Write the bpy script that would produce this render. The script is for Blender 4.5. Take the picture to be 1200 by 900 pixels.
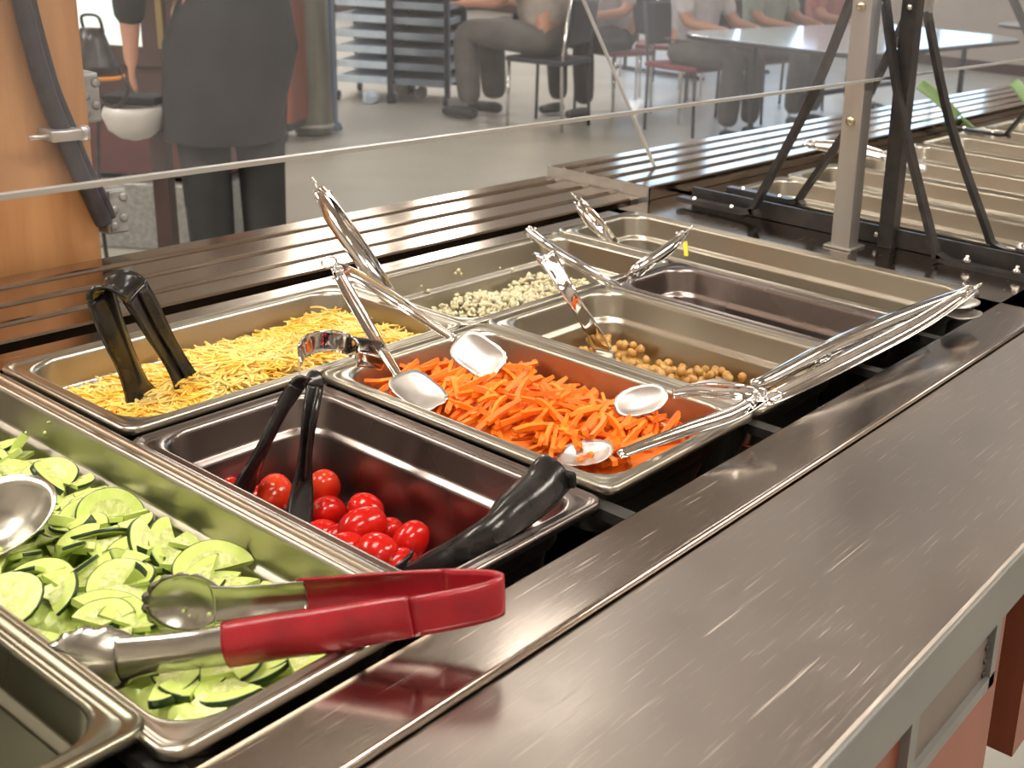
import bpy, bmesh, math, random
from mathutils import Vector, Matrix, noise
for o in list(bpy.data.objects): bpy.data.objects.remove(o)
sc = bpy.context.scene
C = sc.collection
random.seed(7)
R = random.random
def U(a, b): return a + (b - a) * random.random()

# ------------------------------------------------------------------ camera
F_PX, CX, CY = 1346.36, 853.95, 334.86
ROT = Matrix(((0.56474825, -0.8228621, 0.06290771),
              (-0.20513862, -0.21380793, -0.95509388),
              (0.79936072, 0.52648279, -0.28954845)))      # world -> camera (x right, y down, z forward)
CAM = Vector((0, 0, 1.268))
cd = bpy.data.cameras.new('camera'); cam = bpy.data.objects.new('camera', cd); C.objects.link(cam)
cd.sensor_width = 36; cd.lens = F_PX / 1200 * 36
cd.shift_x = (600 - CX) / 1200; cd.shift_y = (CY - 450) / 1200
cd.clip_start = 0.02; cd.clip_end = 100
m3 = Matrix((ROT[0], -ROT[1], -ROT[2])).transposed()
cam.matrix_world = Matrix.Translation(CAM) @ m3.to_4x4()
cd.dof.use_dof = True; cd.dof.focus_distance = 0.92; cd.dof.aperture_fstop = 15
sc.camera = cam
# ------------------------------------------------------------------ world, exposure
w = bpy.data.worlds.new('world'); sc.world = w; w.use_nodes = True
w.node_tree.nodes['Background'].inputs[0].default_value = (0.75, 0.85, 1, 1)
w.node_tree.nodes['Background'].inputs[1].default_value = 0.6
sc.view_settings.view_transform = 'Standard'; sc.view_settings.look = 'None'
sc.view_settings.gamma = 1; sc.view_settings.exposure = 0.12
CEIL_LIGHT = 20.0      # strength of the ceiling light diffusers
CEIL_COL = (1.0, 0.92, 0.80)
WINDOW_LIGHT = 3.2    # daylight through the dining room windows
CEIL_Z = 4.2

def ray(px, py):
    return ROT.transposed() @ Vector((px - CX, py - CY, F_PX))
def P(px, py, z):      # real point of the place at height z seen at a pixel of the 1200x900 photo
    d = ray(px, py); t = (z - CAM.z) / d.z
    return CAM + d * t

# ------------------------------------------------------------------ materials
def mat(name, col, rough=0.5, metal=0.0, **k):
    m = bpy.data.materials.new(name); m.use_nodes = True
    b = m.node_tree.nodes['Principled BSDF']
    b.inputs['Base Color'].default_value = (*col, 1)
    b.inputs['Roughness'].default_value = rough
    b.inputs['Metallic'].default_value = metal
    for kk, v in k.items():
        b.inputs[kk.replace('_', ' ')].default_value = v
    return m
def vary(m, col2, scale=20, stretch=(1, 1, 1), detail=4, lo=0.35, hi=0.65, bump=0.0, bscale=None, rough2=None, rot=(0, 0, 0)):
    """mottle the base colour with noise, and give fine relief"""
    nt = m.node_tree; N = nt.nodes; Lk = nt.links; b = N['Principled BSDF']
    tc = N.new('ShaderNodeTexCoord'); mp = N.new('ShaderNodeMapping'); mp.inputs['Scale'].default_value = stretch
    mp.inputs['Rotation'].default_value = rot
    Lk.new(tc.outputs['Object'], mp.inputs[0])
    nz = N.new('ShaderNodeTexNoise'); nz.inputs['Scale'].default_value = scale; nz.inputs['Detail'].default_value = detail
    Lk.new(mp.outputs[0], nz.inputs[0])
    rp = N.new('ShaderNodeMapRange'); rp.inputs[1].default_value = lo; rp.inputs[2].default_value = hi
    Lk.new(nz.outputs[0], rp.inputs[0])
    mx = N.new('ShaderNodeMix'); mx.data_type = 'RGBA'
    mx.inputs[6].default_value = b.inputs['Base Color'].default_value[:]; mx.inputs[7].default_value = (*col2, 1)
    Lk.new(rp.outputs[0], mx.inputs[0]); Lk.new(mx.outputs[2], b.inputs['Base Color'])
    if rough2 is not None:
        mr = N.new('ShaderNodeMapRange'); mr.inputs[3].default_value = b.inputs['Roughness'].default_value; mr.inputs[4].default_value = rough2
        Lk.new(rp.outputs[0], mr.inputs[0]); Lk.new(mr.outputs[0], b.inputs['Roughness'])
    if bump:
        n2 = N.new('ShaderNodeTexNoise'); n2.inputs['Scale'].default_value = bscale or scale; n2.inputs['Detail'].default_value = 5
        Lk.new(mp.outputs[0], n2.inputs[0])
        bp = N.new('ShaderNodeBump'); bp.inputs['Strength'].default_value = bump; bp.inputs['Distance'].default_value = 0.002
        Lk.new(n2.outputs[0], bp.inputs['Height']); Lk.new(bp.outputs[0], b.inputs['Normal'])
    return m

def scratched(name, col, rough, amount=.85, brush=.12):
    """brushed stainless steel with fine wiping scratches"""
    m = mat(name, col, rough, 1.0); nt = m.node_tree; N = nt.nodes; Lk = nt.links; b = N['Principled BSDF']
    tc = N.new('ShaderNodeTexCoord'); prev = None
    for i, (ang, sx, sy, lo, hi) in enumerate([(0.62, 9, 300, .665, .76), (0.92, 12, 340, .68, .77), (0.76, 15, 460, .67, .77), (0.35, 9, 420, .69, .79)]):
        mp = N.new('ShaderNodeMapping'); mp.inputs['Rotation'].default_value = (0, 0, ang); mp.inputs['Scale'].default_value = (sx, sy, 1)
        # curl the strokes a little
        Lk.new(tc.outputs['Object'], mp.inputs[0])
        nz = N.new('ShaderNodeTexNoise'); nz.inputs['Scale'].default_value = 1.6; nz.inputs['Detail'].default_value = 2.5; nz.inputs['Distortion'].default_value = 0.25
        Lk.new(mp.outputs[0], nz.inputs[0])
        rp = N.new('ShaderNodeMapRange'); rp.inputs[1].default_value = lo; rp.inputs[2].default_value = hi
        Lk.new(nz.outputs[0], rp.inputs[0])
        if prev is None: prev = rp.outputs[0]
        else:
            mm = N.new('ShaderNodeMath'); mm.operation = 'MAXIMUM'
            Lk.new(prev, mm.inputs[0]); Lk.new(rp.outputs[0], mm.inputs[1]); prev = mm.outputs[0]
    sc_ = N.new('ShaderNodeMath'); sc_.operation = 'MULTIPLY'; sc_.inputs[1].default_value = amount; Lk.new(prev, sc_.inputs[0])
    # worn cloudy patches
    n3 = N.new('ShaderNodeTexNoise'); n3.inputs['Scale'].default_value = 9; n3.inputs['Detail'].default_value = 6
    Lk.new(tc.outputs['Object'], n3.inputs[0])
    mr = N.new('ShaderNodeMapRange'); mr.inputs[1].default_value = .35; mr.inputs[2].default_value = .65
    mr.inputs[3].default_value = rough * .82; mr.inputs[4].default_value = rough * 1.2; Lk.new(n3.outputs[0], mr.inputs[0])
    ad = N.new('ShaderNodeMath'); ad.operation = 'MULTIPLY_ADD'; ad.inputs[1].default_value = .28
    Lk.new(sc_.outputs[0], ad.inputs[0]); Lk.new(mr.outputs[0], ad.inputs[2]); Lk.new(ad.outputs[0], b.inputs['Roughness'])
    mx = N.new('ShaderNodeMix'); mx.data_type = 'RGBA'; mx.inputs[6].default_value = (*col, 1)
    mx.inputs[7].default_value = (min(1, col[0] * 1.75), min(1, col[1] * 1.75), min(1, col[2] * 1.75), 1)
    Lk.new(sc_.outputs[0], mx.inputs[0]); Lk.new(mx.outputs[2], b.inputs['Base Color'])
    # fine brushing + dents
    mp = N.new('ShaderNodeMapping'); mp.inputs['Scale'].default_value = (30, 900, 1); Lk.new(tc.outputs['Object'], mp.inputs[0])
    nb = N.new('ShaderNodeTexNoise'); nb.inputs['Scale'].default_value = 1; nb.inputs['Detail'].default_value = 3; Lk.new(mp.outputs[0], nb.inputs[0])
    nd = N.new('ShaderNodeTexNoise'); nd.inputs['Scale'].default_value = 7; nd.inputs['Detail'].default_value = 1; Lk.new(tc.outputs['Object'], nd.inputs[0])
    b1 = N.new('ShaderNodeBump'); b1.inputs['Strength'].default_value = brush; b1.inputs['Distance'].default_value = .0005; Lk.new(nb.outputs[0], b1.inputs['Height'])
    b2 = N.new('ShaderNodeBump'); b2.inputs['Strength'].default_value = brush * .6; b2.inputs['Distance'].default_value = .004; Lk.new(nd.outputs[0], b2.inputs['Height'])
    Lk.new(b1.outputs[0], b2.inputs['Normal']); Lk.new(b2.outputs[0], b.inputs['Normal'])
    return m

M = {}
M['steel'] = scratched('worn_steel', (.40, .355, .32), .34)
M['deck'] = scratched('deck_steel', (.47, .41, .365), .15, .5, .02)
M['slide'] = vary(mat('slide_steel', (.52, .445, .38), .10, 1), (.49, .415, .355), 4, detail=2, rough2=.14)
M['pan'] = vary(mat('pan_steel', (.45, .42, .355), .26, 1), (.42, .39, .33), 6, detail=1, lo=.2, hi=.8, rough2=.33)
M['panoliveshade'] = vary(mat('shaded_olive_pan_steel', (.27, .265, .205), .24, 1), (.25, .245, .19), 6, detail=1, rough2=.3)  # pan steel with the deep pan's shade and olive reflections in its colour
M['panshade'] = vary(mat('shaded_pan_steel', (.26, .225, .215), .24, 1), (.24, .205, .195), 6, detail=1, lo=.2, hi=.8, rough2=.3)  # pan steel darkened in colour for shade and dark reflections in these pans
M['chrome'] = vary(mat('chrome', (.80, .79, .78), .09, 1), (.70, .69, .68), 60, bump=.15, bscale=25)
M['paddle'] = vary(mat('satin_paddle_steel', (.60, .58, .56), .42, 1), (.54, .52, .50), 60, bump=.1, bscale=60)
M['satin'] = vary(mat('satin_steel', (.52, .51, .45), .24, 1), (.42, .41, .36), 40, stretch=(1, 1, 1), bump=.1, bscale=90)
M['band'] = vary(mat('grey_painted_steel', (.20, .20, .19), .4, .3), (.18, .18, .17), 12)
M['black'] = vary(mat('black_plastic', (.012, .011, .011), .2), (.022, .02, .02), 50, bump=.15, bscale=60)
M['liner'] = vary(mat('dark_well_liner', (.13, .122, .115), .38, .4), (.16, .15, .14), 10)
M['iron'] = vary(mat('black_painted_iron', (.035, .034, .036), .32, .3), (.06, .055, .055), 40, bump=.2, bscale=80)
M['alu'] = vary(mat('aluminium', (.55, .54, .53), .35, .8), (.45, .44, .43), 20, stretch=(1, 1, .1))
M['red'] = vary(mat('red_vinyl', (.33, .012, .02), .26), (.24, .01, .018), 35, bump=.35, bscale=45)
M['gap'] = mat('dark_gap', (.035, .032, .03), .5)
M['laminate'] = vary(mat('cherry_laminate', (.26, .075, .035), .4), (.19, .05, .025), 9, stretch=(1, 1, .12), detail=6)
M['wood'] = vary(mat('honey_wood', (.52, .27, .115), .5), (.38, .175, .065), 7, stretch=(6, 6, .7), detail=8, lo=.3, hi=.7, bump=.4, bscale=16)
M['gbox'] = vary(mat('galvanised_steel', (.30, .31, .31), .5, .6), (.42, .43, .43), 60, bump=.1)
M['cable'] = vary(mat('black_cable', (.03, .028, .035), .4), (.05, .045, .055), 60)
M['floor'] = vary(mat('polished_concrete', (.41, .40, .365), .28), (.34, .33, .30), 1.2, detail=6, lo=.3, hi=.7, rough2=.4)
M['wall'] = vary(mat('painted_wall', (.52, .46, .41), .7), (.48, .42, .37), 3)
M['ceil'] = vary(mat('ceiling_tile', (.56, .47, .40), .85), (.52, .435, .37), 30)
M['grid'] = mat('ceiling_grid_metal', (.5, .45, .4), .5)
M['darkbrown'] = vary(mat('dark_brown_panel', (.085, .05, .048), .4), (.06, .036, .034), 6)
M['maroon'] = vary(mat('maroon_panel', (.14, .045, .045), .45), (.10, .032, .034), 8)
M['white'] = vary(mat('white_plastic', (.62, .60, .56), .35), (.54, .52, .48), 10)
M['orange'] = mat('orange_plastic', (.75, .28, .03), .4)
M['olive'] = vary(mat('olive_grey_metal', (.20, .195, .15), .35, .4), (.13, .13, .10), 5, stretch=(3, 3, .5))
M['bluegrey'] = mat('blue_grey_metal', (.16, .22, .32), .35, .3)
M['tray'] = vary(mat('pale_blue_tray', (.60, .72, .84), .35), (.50, .62, .74), 14)
M['rack'] = mat('dark_rack', (.035, .04, .055), .4, .3)
M['table'] = vary(mat('reflection_tinted_table_top', (.66, .74, .78), .12), (.60, .69, .74), 6)  # bluish window reflection put into the base colour of the top
M['tedge'] = mat('dark_edging', (.03, .03, .035), .4)
M['green'] = vary(mat('green_plastic', (.22, .36, .16), .4), (.28, .42, .2), 20)
M['greenbag'] = mat('sage_fabric', (.42, .50, .42), .8)
M['yellow'] = mat('yellow_plastic', (.8, .6, .02), .4)
def emis(name, col, s):
    m = mat(name, (.8, .8, .8), .6); b = m.node_tree.nodes['Principled BSDF']
    b.inputs['Emission Color'].default_value = (*col, 1); b.inputs['Emission Strength'].default_value = s
    return m
M['lamp'] = emis('light_diffuser', CEIL_COL, CEIL_LIGHT)
M['lamp_dim'] = emis('dim_light_diffuser', CEIL_COL, CEIL_LIGHT * .5)
M['lamp_faint'] = emis('faint_light_diffuser', CEIL_COL, CEIL_LIGHT * .34)
M['daylight'] = emis('daylit_window', (.50, .76, 1.0), WINDOW_LIGHT)
M['screen'] = emis('lit_pane', (.66, .80, .66), .75)
# foods
M['cuke'] = vary(mat('cucumber_flesh', (.50, .64, .115), .3), (.62, .73, .24), 70, lo=.3, hi=.7, bump=.25, bscale=200)
M['cukeseed'] = vary(mat('cucumber_seed_flesh', (.68, .73, .34), .25), (.50, .58, .17), 260, lo=.4, hi=.6, bump=.6, bscale=300)
M['peel'] = vary(mat('cucumber_peel', (.008, .022, .006), .3), (.016, .045, .009), 60)
M['carrot'] = vary(mat('carrot', (.93, .24, .010), .5), (.88, .18, .006), 60)
M['carrotlight'] = vary(mat('carrot_pale', (.96, .34, .03), .55), (.92, .26, .015), 60)
M['tomato'] = vary(mat('tomato_skin', (.58, .010, .005), .16), (.48, .006, .004), 30)
M['tomatoorange'] = vary(mat('tomato_skin_orange', (.66, .05, .01), .16), (.5, .012, .006), 40)
M['scar'] = mat('tomato_stem_scar', (.35, .16, .05), .6)
M['chick'] = vary(mat('chickpea', (.62, .37, .12), .42), (.50, .27, .07), 110, bump=.3, bscale=120)
M['cheese'] = vary(mat('cheddar', (1.0, .62, .09), .55), (1.0, .80, .30), 30, lo=.38, hi=.62)
M['crumb'] = vary(mat('white_crumble', (.80, .76, .54), .5), (.72, .66, .42), 80, bump=.3, bscale=200)
M['skin'] = mat('skin', (.52, .27, .19), .5)
def cloth(name, c, k=.75):
    return vary(mat(name, c, .85), tuple(x * k for x in c), 9, bump=.4, bscale=14)
M['charcoal'] = cloth('charcoal_cloth', (.035, .037, .04)); M['blackcloth'] = cloth('black_cloth', (.008, .008, .01))
M['greycloth'] = cloth('grey_cloth', (.13, .125, .12)); M['beigecloth'] = cloth('beige_cloth', (.52, .46, .42))
M['whitecloth'] = cloth('white_cloth', (.66, .62, .64)); M['redcloth'] = cloth('pinkish_cloth', (.5, .2, .2))
M['sagecloth'] = cloth('sage_cloth', (.36, .42, .36)); M['hair'] = mat('hair', (.04, .025, .015), .6)
M['shoe'] = mat('shoe', (.03, .03, .03), .5); M['eye'] = mat('eye', (.03, .02, .02), .1)
M['fabricred'] = mat('maroon_vinyl_seat', (.25, .04, .05), .5)

def glass_mat(name, haze):
    m = bpy.data.materials.new(name); m.use_nodes = True; nt = m.node_tree; N = nt.nodes; Lk = nt.links
    for n in list(N):
        if n.type == 'BSDF_PRINCIPLED': N.remove(n)
    out = [n for n in N if n.type == 'OUTPUT_MATERIAL'][0]
    tr = N.new('ShaderNodeBsdfTransparent'); tr.inputs[0].default_value = (.97, .98, 1, 1)
    gl = N.new('ShaderNodeBsdfGlossy'); gl.inputs['Roughness'].default_value = .03
    df = N.new('ShaderNodeBsdfDiffuse'); df.inputs[0].default_value = (.8, .84, .92, 1)
    fr = N.new('ShaderNodeFresnel'); fr.inputs[0].default_value = 1.35
    nz = N.new('ShaderNodeTexNoise'); nz.inputs['Scale'].default_value = 3.5; nz.inputs['Detail'].default_value = 5
    tc = N.new('ShaderNodeTexCoord'); Lk.new(tc.outputs['Object'], nz.inputs[0])
    mr = N.new('ShaderNodeMapRange'); mr.inputs[1].default_value = .3; mr.inputs[2].default_value = .7
    mr.inputs[3].default_value = haze * .6; mr.inputs[4].default_value = haze * 1.3; Lk.new(nz.outputs[0], mr.inputs[0])
    m1 = N.new('ShaderNodeMixShader'); Lk.new(mr.outputs[0], m1.inputs[0]); Lk.new(tr.outputs[0], m1.inputs[1]); Lk.new(df.outputs[0], m1.inputs[2])
    m2 = N.new('ShaderNodeMixShader'); Lk.new(fr.outputs[0], m2.inputs[0]); Lk.new(m1.outputs[0], m2.inputs[1]); Lk.new(gl.outputs[0], m2.inputs[2])
    Lk.new(m2.outputs[0], out.inputs[0])
    geo = N.new('ShaderNodeNewGeometry'); iv = N.new('ShaderNodeMath'); iv.operation = 'SUBTRACT'; iv.inputs[0].default_value = 1; Lk.new(geo.outputs['Backfacing'], iv.inputs[1])
    mu = N.new('ShaderNodeMath'); mu.operation = 'MULTIPLY'; Lk.new(fr.outputs[0], mu.inputs[0]); Lk.new(iv.outputs[0], mu.inputs[1]); Lk.new(mu.outputs[0], m2.inputs[0])
    return m
M['glass'] = glass_mat('acrylic_sheet', .03)
M['glass2'] = glass_mat('acrylic_sheet_end', .035)
M['gedge'] = mat('acrylic_cut_edge', (.34, .33, .31), .3)

# ------------------------------------------------------------------ builders
ORG = {}
def tag(o, label=None, cat=None, group=None, kind=None):
    if label: o['label'] = label
    if cat: o['category'] = cat
    if group: o['group'] = group
    if kind: o['kind'] = kind
    return o
def thing(name, label, cat, loc=(0, 0, 0), group=None):
    o = bpy.data.objects.new(name, None); o.empty_display_size = .02; C.objects.link(o); o.location = loc
    ORG[o.name] = Vector(loc)
    return tag(o, label, cat, group)
def obj(name, vf, m, parent=None, smooth=True, label=None, origin=None):
    """one mesh object from (verts, faces[, material indices]); verts are world coordinates"""
    v, f = vf[0], vf[1]
    org = ORG[parent.name] if parent is not None else (Vector(origin) if origin is not None else Vector((0, 0, 0)))
    me = bpy.data.meshes.new(name); me.from_pydata([tuple(Vector(p) - org) for p in v], [], f)
    ms = m if isinstance(m, (list, tuple)) else [m]
    for x in ms: me.materials.append(x)
    if len(vf) > 2: me.polygons.foreach_set('material_index', vf[2])
    me.polygons.foreach_set('use_smooth', [smooth] * len(f)); me.update()
    o = bpy.data.objects.new(name, me); C.objects.link(o)
    if parent is not None: o.parent = parent
    else: o.location = org
    ORG[o.name] = org
    if label: o['label'] = label
    return o
def copy_tree(o, parent=None):
    c = o.copy(); C.objects.link(c); c.parent = parent
    for ch in o.children: copy_tree(ch, c)
    return c
def join(*parts):
    V, F = [], []
    for v, f in parts:
        n = len(V); V += list(v); F += [tuple(i + n for i in q) for q in f]
    return V, F
def from_bm(bm):
    bm.verts.index_update()
    r = [v.co.copy() for v in bm.verts], [tuple(v.index for v in f.verts) for f in bm.faces]
    bm.free(); return r
def box(x0, x1, y0, y1, z0, z1, bev=0.0):
    bm = bmesh.new(); bmesh.ops.create_cube(bm, size=1)
    for v in bm.verts:
        v.co = Vector((x0 + (v.co.x + .5) * (x1 - x0), y0 + (v.co.y + .5) * (y1 - y0), z0 + (v.co.z + .5) * (z1 - z0)))
    if bev: bmesh.ops.bevel(bm, geom=bm.edges[:], offset=bev, segments=2, affect='EDGES', profile=.5)
    return from_bm(bm)
def bar(a, b, w, h, up=(0, 0, 1), bev=0.0):
    """rectangular bar from a to b"""
    a, b = Vector(a), Vector(b); d = (b - a).normalized(); s = d.cross(Vector(up)).normalized(); n = s.cross(d)
    v, f = box(0, (b - a).length, -w / 2, w / 2, -h / 2, h / 2, bev)
    return [a + d * p.x + s * p.y + n * p.z for p in v], f
def tube(pts, rad, seg=10, caps=True):
    pts = [Vector(p) for p in pts]; rs = rad if isinstance(rad, (list, tuple)) else [rad] * len(pts)
    V, F = [], []; ref = None
    for i, p in enumerate(pts):
        d = (pts[min(i + 1, len(pts) - 1)] - pts[max(i - 1, 0)]).normalized()
        if ref is None: ref = d.orthogonal().normalized()
        ref = (ref - d * ref.dot(d)).normalized(); s = d.cross(ref)
        for k in range(seg):
            a = 2 * math.pi * k / seg; V.append(p + (ref * math.cos(a) + s * math.sin(a)) * rs[i])
    for i in range(len(pts) - 1):
        for k in range(seg):
            k2 = (k + 1) % seg; F.append((i * seg + k, i * seg + k2, (i + 1) * seg + k2, (i + 1) * seg + k))
    if caps:
        F.append(tuple(reversed(range(seg)))); n = (len(pts) - 1) * seg; F.append(tuple(range(n, n + seg)))
    return V, F
def spline(pts, n=6):
    pts = [Vector(p) for p in pts]; out = []
    for i in range(len(pts) - 1):
        p0 = pts[max(i - 1, 0)]; p1 = pts[i]; p2 = pts[i + 1]; p3 = pts[min(i + 2, len(pts) - 1)]
        for k in range(n):
            t = k / n
            out.append(.5 * ((2 * p1) + (p2 - p0) * t + (2 * p0 - 5 * p1 + 4 * p2 - p3) * t * t + (3 * p1 - p0 - 3 * p2 + p3) * t ** 3))
    out.append(pts[-1]); return out
def lerpl(vals, n):
    """resample list of values to n samples"""
    out = []
    for i in range(n):
        t = i / (n - 1) * (len(vals) - 1); k = min(int(t), len(vals) - 2); out.append(vals[k] + (vals[k + 1] - vals[k]) * (t - k))
    return out
def ball(c, r, sx=1, sy=1, sz=1, sub=2, rotm=None):
    bm = bmesh.new(); bmesh.ops.create_icosphere(bm, subdivisions=sub, radius=r)
    for v in bm.verts:
        q = Vector((v.co.x * sx, v.co.y * sy, v.co.z * sz)); v.co = (rotm @ q if rotm else q) + Vector(c)
    return from_bm(bm)
def lathe(c, prof, seg=24, axis=None):
    c = Vector(c); ax = Vector(axis or (0, 0, 1)).normalized(); s = ax.orthogonal().normalized(); t = ax.cross(s)
    V, F = [], []
    for r, h in prof:
        for k in range(seg):
            a = 2 * math.pi * k / seg; V.append(c + ax * h + (s * math.cos(a) + t * math.sin(a)) * r)
    for i in range(len(prof) - 1):
        for k in range(seg):
            k2 = (k + 1) % seg; F.append((i * seg + k, i * seg + k2, (i + 1) * seg + k2, (i + 1) * seg + k))
    F.append(tuple(reversed(range(seg)))); n = (len(prof) - 1) * seg; F.append(tuple(range(n, n + seg)))
    return V, F
def strip(path, side, w, thick, crown=0.0, inward=None, k=6, closed_ends=True):
    """a bent band: path of points, side vector(s), width(s); crown bows it across; real thickness"""
    n = len(path); side = side if isinstance(side, list) else [Vector(side)] * n
    w = w if isinstance(w, list) else [w] * n; crown = crown if isinstance(crown, list) else [crown] * n
    V, F = [], []
    for i, p in enumerate(path):
        d = (path[min(i + 1, n - 1)] - path[max(i - 1, 0)]).normalized()
        s = (side[i] - d * side[i].dot(d)).normalized(); nn = d.cross(s)
        if inward is not None:
            iv = inward[i] if isinstance(inward, list) else inward
            if nn.dot(iv) < 0: nn = -nn
        ring = []
        for j in range(k + 1):
            u = -1 + 2 * j / k; ring.append(p + s * (u * w[i] / 2) + nn * (crown[i] * u * u))
        for j in range(k, -1, -1):
            u = -1 + 2 * j / k; ring.append(p + s * (u * w[i] / 2) + nn * (crown[i] * u * u - thick))
        V += ring
    m = 2 * (k + 1)
    for i in range(n - 1):
        for j in range(m):
            j2 = (j + 1) % m; F.append((i * m + j, i * m + j2, (i + 1) * m + j2, (i + 1) * m + j))
    F.append(tuple(reversed(range(m)))); b = (n - 1) * m; F.append(tuple(range(b, b + m)))
    return V, F
def paddle(c, axis, normal, L, W, dish=.006, scal=.05, lobes=16, thick=.0009, square=0.0):
    """scalloped tong paddle: shallow dish, rim rising along normal"""
    c = Vector(c); ax = Vector(axis).normalized(); nn = Vector(normal); nn = (nn - ax * nn.dot(ax)).normalized(); s = ax.cross(nn)
    seg = 64; rings = 6; V, F = [], []
    for layer in (0, 1):
        for r in range(rings + 1):
            rr = r / rings
            for k in range(seg):
                a = 2 * math.pi * k / seg; ca, sa = math.cos(a), math.sin(a)
                e = 2.0 / (2.0 + square); ex = math.copysign(abs(ca) ** e, ca); ey = math.copysign(abs(sa) ** e, sa)
                q = rr * (1 + (scal * abs(math.sin(lobes * a / 2)) - scal * .5 if r == rings and ca > -.6 else 0))
                V.append(c + ax * (ex * L / 2 * q) + s * (ey * W / 2 * q) + nn * (dish * rr ** 2.2 - thick * layer))
    ls = (rings + 1) * seg
    for layer in (0, 1):
        for r in range(rings):
            for k in range(seg):
                k2 = (k + 1) % seg; a, b2 = layer * ls + r * seg + k, layer * ls + r * seg + k2
                q = (a, b2, b2 + seg, a + seg); F.append(q if layer == 0 else q[::-1])
    for k in range(seg):
        k2 = (k + 1) % seg; a = rings * seg + k; b2 = rings * seg + k2; F.append((a, b2, b2 + ls, a + ls))
    return V, F

# =================================================================== SETTING
def struct(name, vf, m, smooth=False): return tag(obj(name, vf, m, None, smooth), kind='structure')
X0, X1, Y0, Y1 = -3.5, 12.5, -4.0, 13.0
struct('floor', box(X0, X1, Y0, Y1, -.1, 0), M['floor'])
struct('ceiling', box(X0, X1, Y0, Y1, CEIL_Z, CEIL_Z + .1), M['ceil'])
struct('wall_left', box(X0 - .1, X0, Y0, Y1, 0, CEIL_Z), M['wall'])
struct('wall_kitchen', box(X0, X1, Y0 - .1, Y0, 0, CEIL_Z), M['wall'])
struct('wall_back', box(X0, X1, Y1, Y1 + .1, 0, CEIL_Z), M['wall'])
# right wall with window openings
wins = [(4.9, 6.3), (6.9, 8.8), (9.2, 10.3)]
WZ = 4.0
pr = [box(X1, X1 + .1, Y0, Y1, 0, .95), box(X1, X1 + .1, Y0, Y1, WZ, CEIL_Z)] + [box(X1, X1 + .1, p_, q_, .95, WZ) for p_, q_ in ((Y0, 4.9), (6.3, 6.9), (8.8, 9.2), (10.3, Y1))]
struct('wall_right', join(*pr), M['wall'])
for i, (a, b) in enumerate(wins):
    wn = tag(obj('window_%d' % (i + 1), box(X1 + .04, X1 + .06, a, b, .95, WZ), M['daylight'], None, False), kind='structure')
    for y in [a + .02, (a + b) / 2, b - .02]:
        obj('mullion', box(X1 + .01, X1 + .08, y - .025, y + .025, .95, WZ), M['alu'], wn, False)
    obj('sill', box(X1 - .05, X1 + .09, a, b, .93, .96), M['white'], wn, False)
struct('baseboard_back', box(X0, X1, Y1 - .02, Y1, 0, .12), M['darkbrown'])
struct('baseboard_right', box(X1 - .02, X1, Y0, Y1, 0, .12), M['darkbrown'])
# ceiling lights
def ceiling_light(x, y, label, lx=1.2, ly=.6, ang=0, m='lamp'):
    t = thing('ceiling_light', label, 'ceiling light', (x, y, CEIL_Z), 'recessed ceiling lights')
    obj('diffuser', box(x - lx / 2 + .03, x + lx / 2 - .03, y - ly / 2 + .03, y + ly / 2 - .03, CEIL_Z - .02, CEIL_Z - .002), M[m], t, False)
    fr = [box(x - lx / 2, x + lx / 2, y + q * ly / 2 - .02, y + q * ly / 2 + .02, CEIL_Z - .03, CEIL_Z - .001) for q in (-1, 1)]
    fr += [box(x + q * lx / 2 - .02, x + q * lx / 2 + .02, y - ly / 2, y + ly / 2, CEIL_Z - .03, CEIL_Z - .001) for q in (-1, 1)]
    obj('frame', join(*fr), M['grid'], t, False)
    t.rotation_euler.z = ang
for (x, y, lx, ly, ang, m, lab) in [
    (9.0, 10.0, 5.2, .55, .82, 'lamp', 'long strip mirrored as a bright bar across the near tray slide'),
    (6.9, 9.2, 5.0, .9, .88, 'lamp_dim', 'long strip mirrored at the left of the near tray slide'),
    (3.5, 3.2, 1.4, .5, .7, 'lamp_faint', 'mirrored softly in the front of the work shelf'),
    (-.4, 1.2, 2.0, 1.0, 0, 'lamp', 'as unseen fill above the near end of the counter'), (-1.8, 4.6, 2.4, 1.2, 0, 'lamp', 'as unseen fill in the left rear part of the hall'),  # lights from here on are unseen, added for overall fill
    (1.4, 5.4, 1.6, .8, 0, 'lamp', 'as unseen fill above the walkway behind the wooden post'), (5.6, -1.6, 1.6, .8, 0, 'lamp', 'as unseen fill in the kitchen, far right'),
    (2.4, -1.8, 2.4, 1.0, 0, 'lamp', 'as unseen fill in the kitchen, middle'), (-1.2, -1.6, 1.6, .8, 0, 'lamp', 'as unseen fill in the kitchen, left'),
    (10.0, 2.6, 1.6, .8, 0, 'lamp', 'as unseen fill above the second pale table'), (5.2, 6.8, 1.6, .8, 0, 'lamp', 'as unseen fill between the walkway and the tray racks')]:
    ceiling_light(x, y, 'recessed ceiling light %s' % lab, lx, ly, ang, m)

# =================================================================== COUNTER
Zc = .893
ct = thing('serving_counter', 'long brushed stainless steel serving counter with dark recessed food wells and cherry laminate front', 'counter', (.2, .4, 0))
XL, XR = -1.2, 3.6
# work shelf in front (nearest the camera)
obj('work_shelf', box(XL, XR, .205, .373, Zc - .022, Zc - .003, .003), M['steel'], ct, False)
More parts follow.
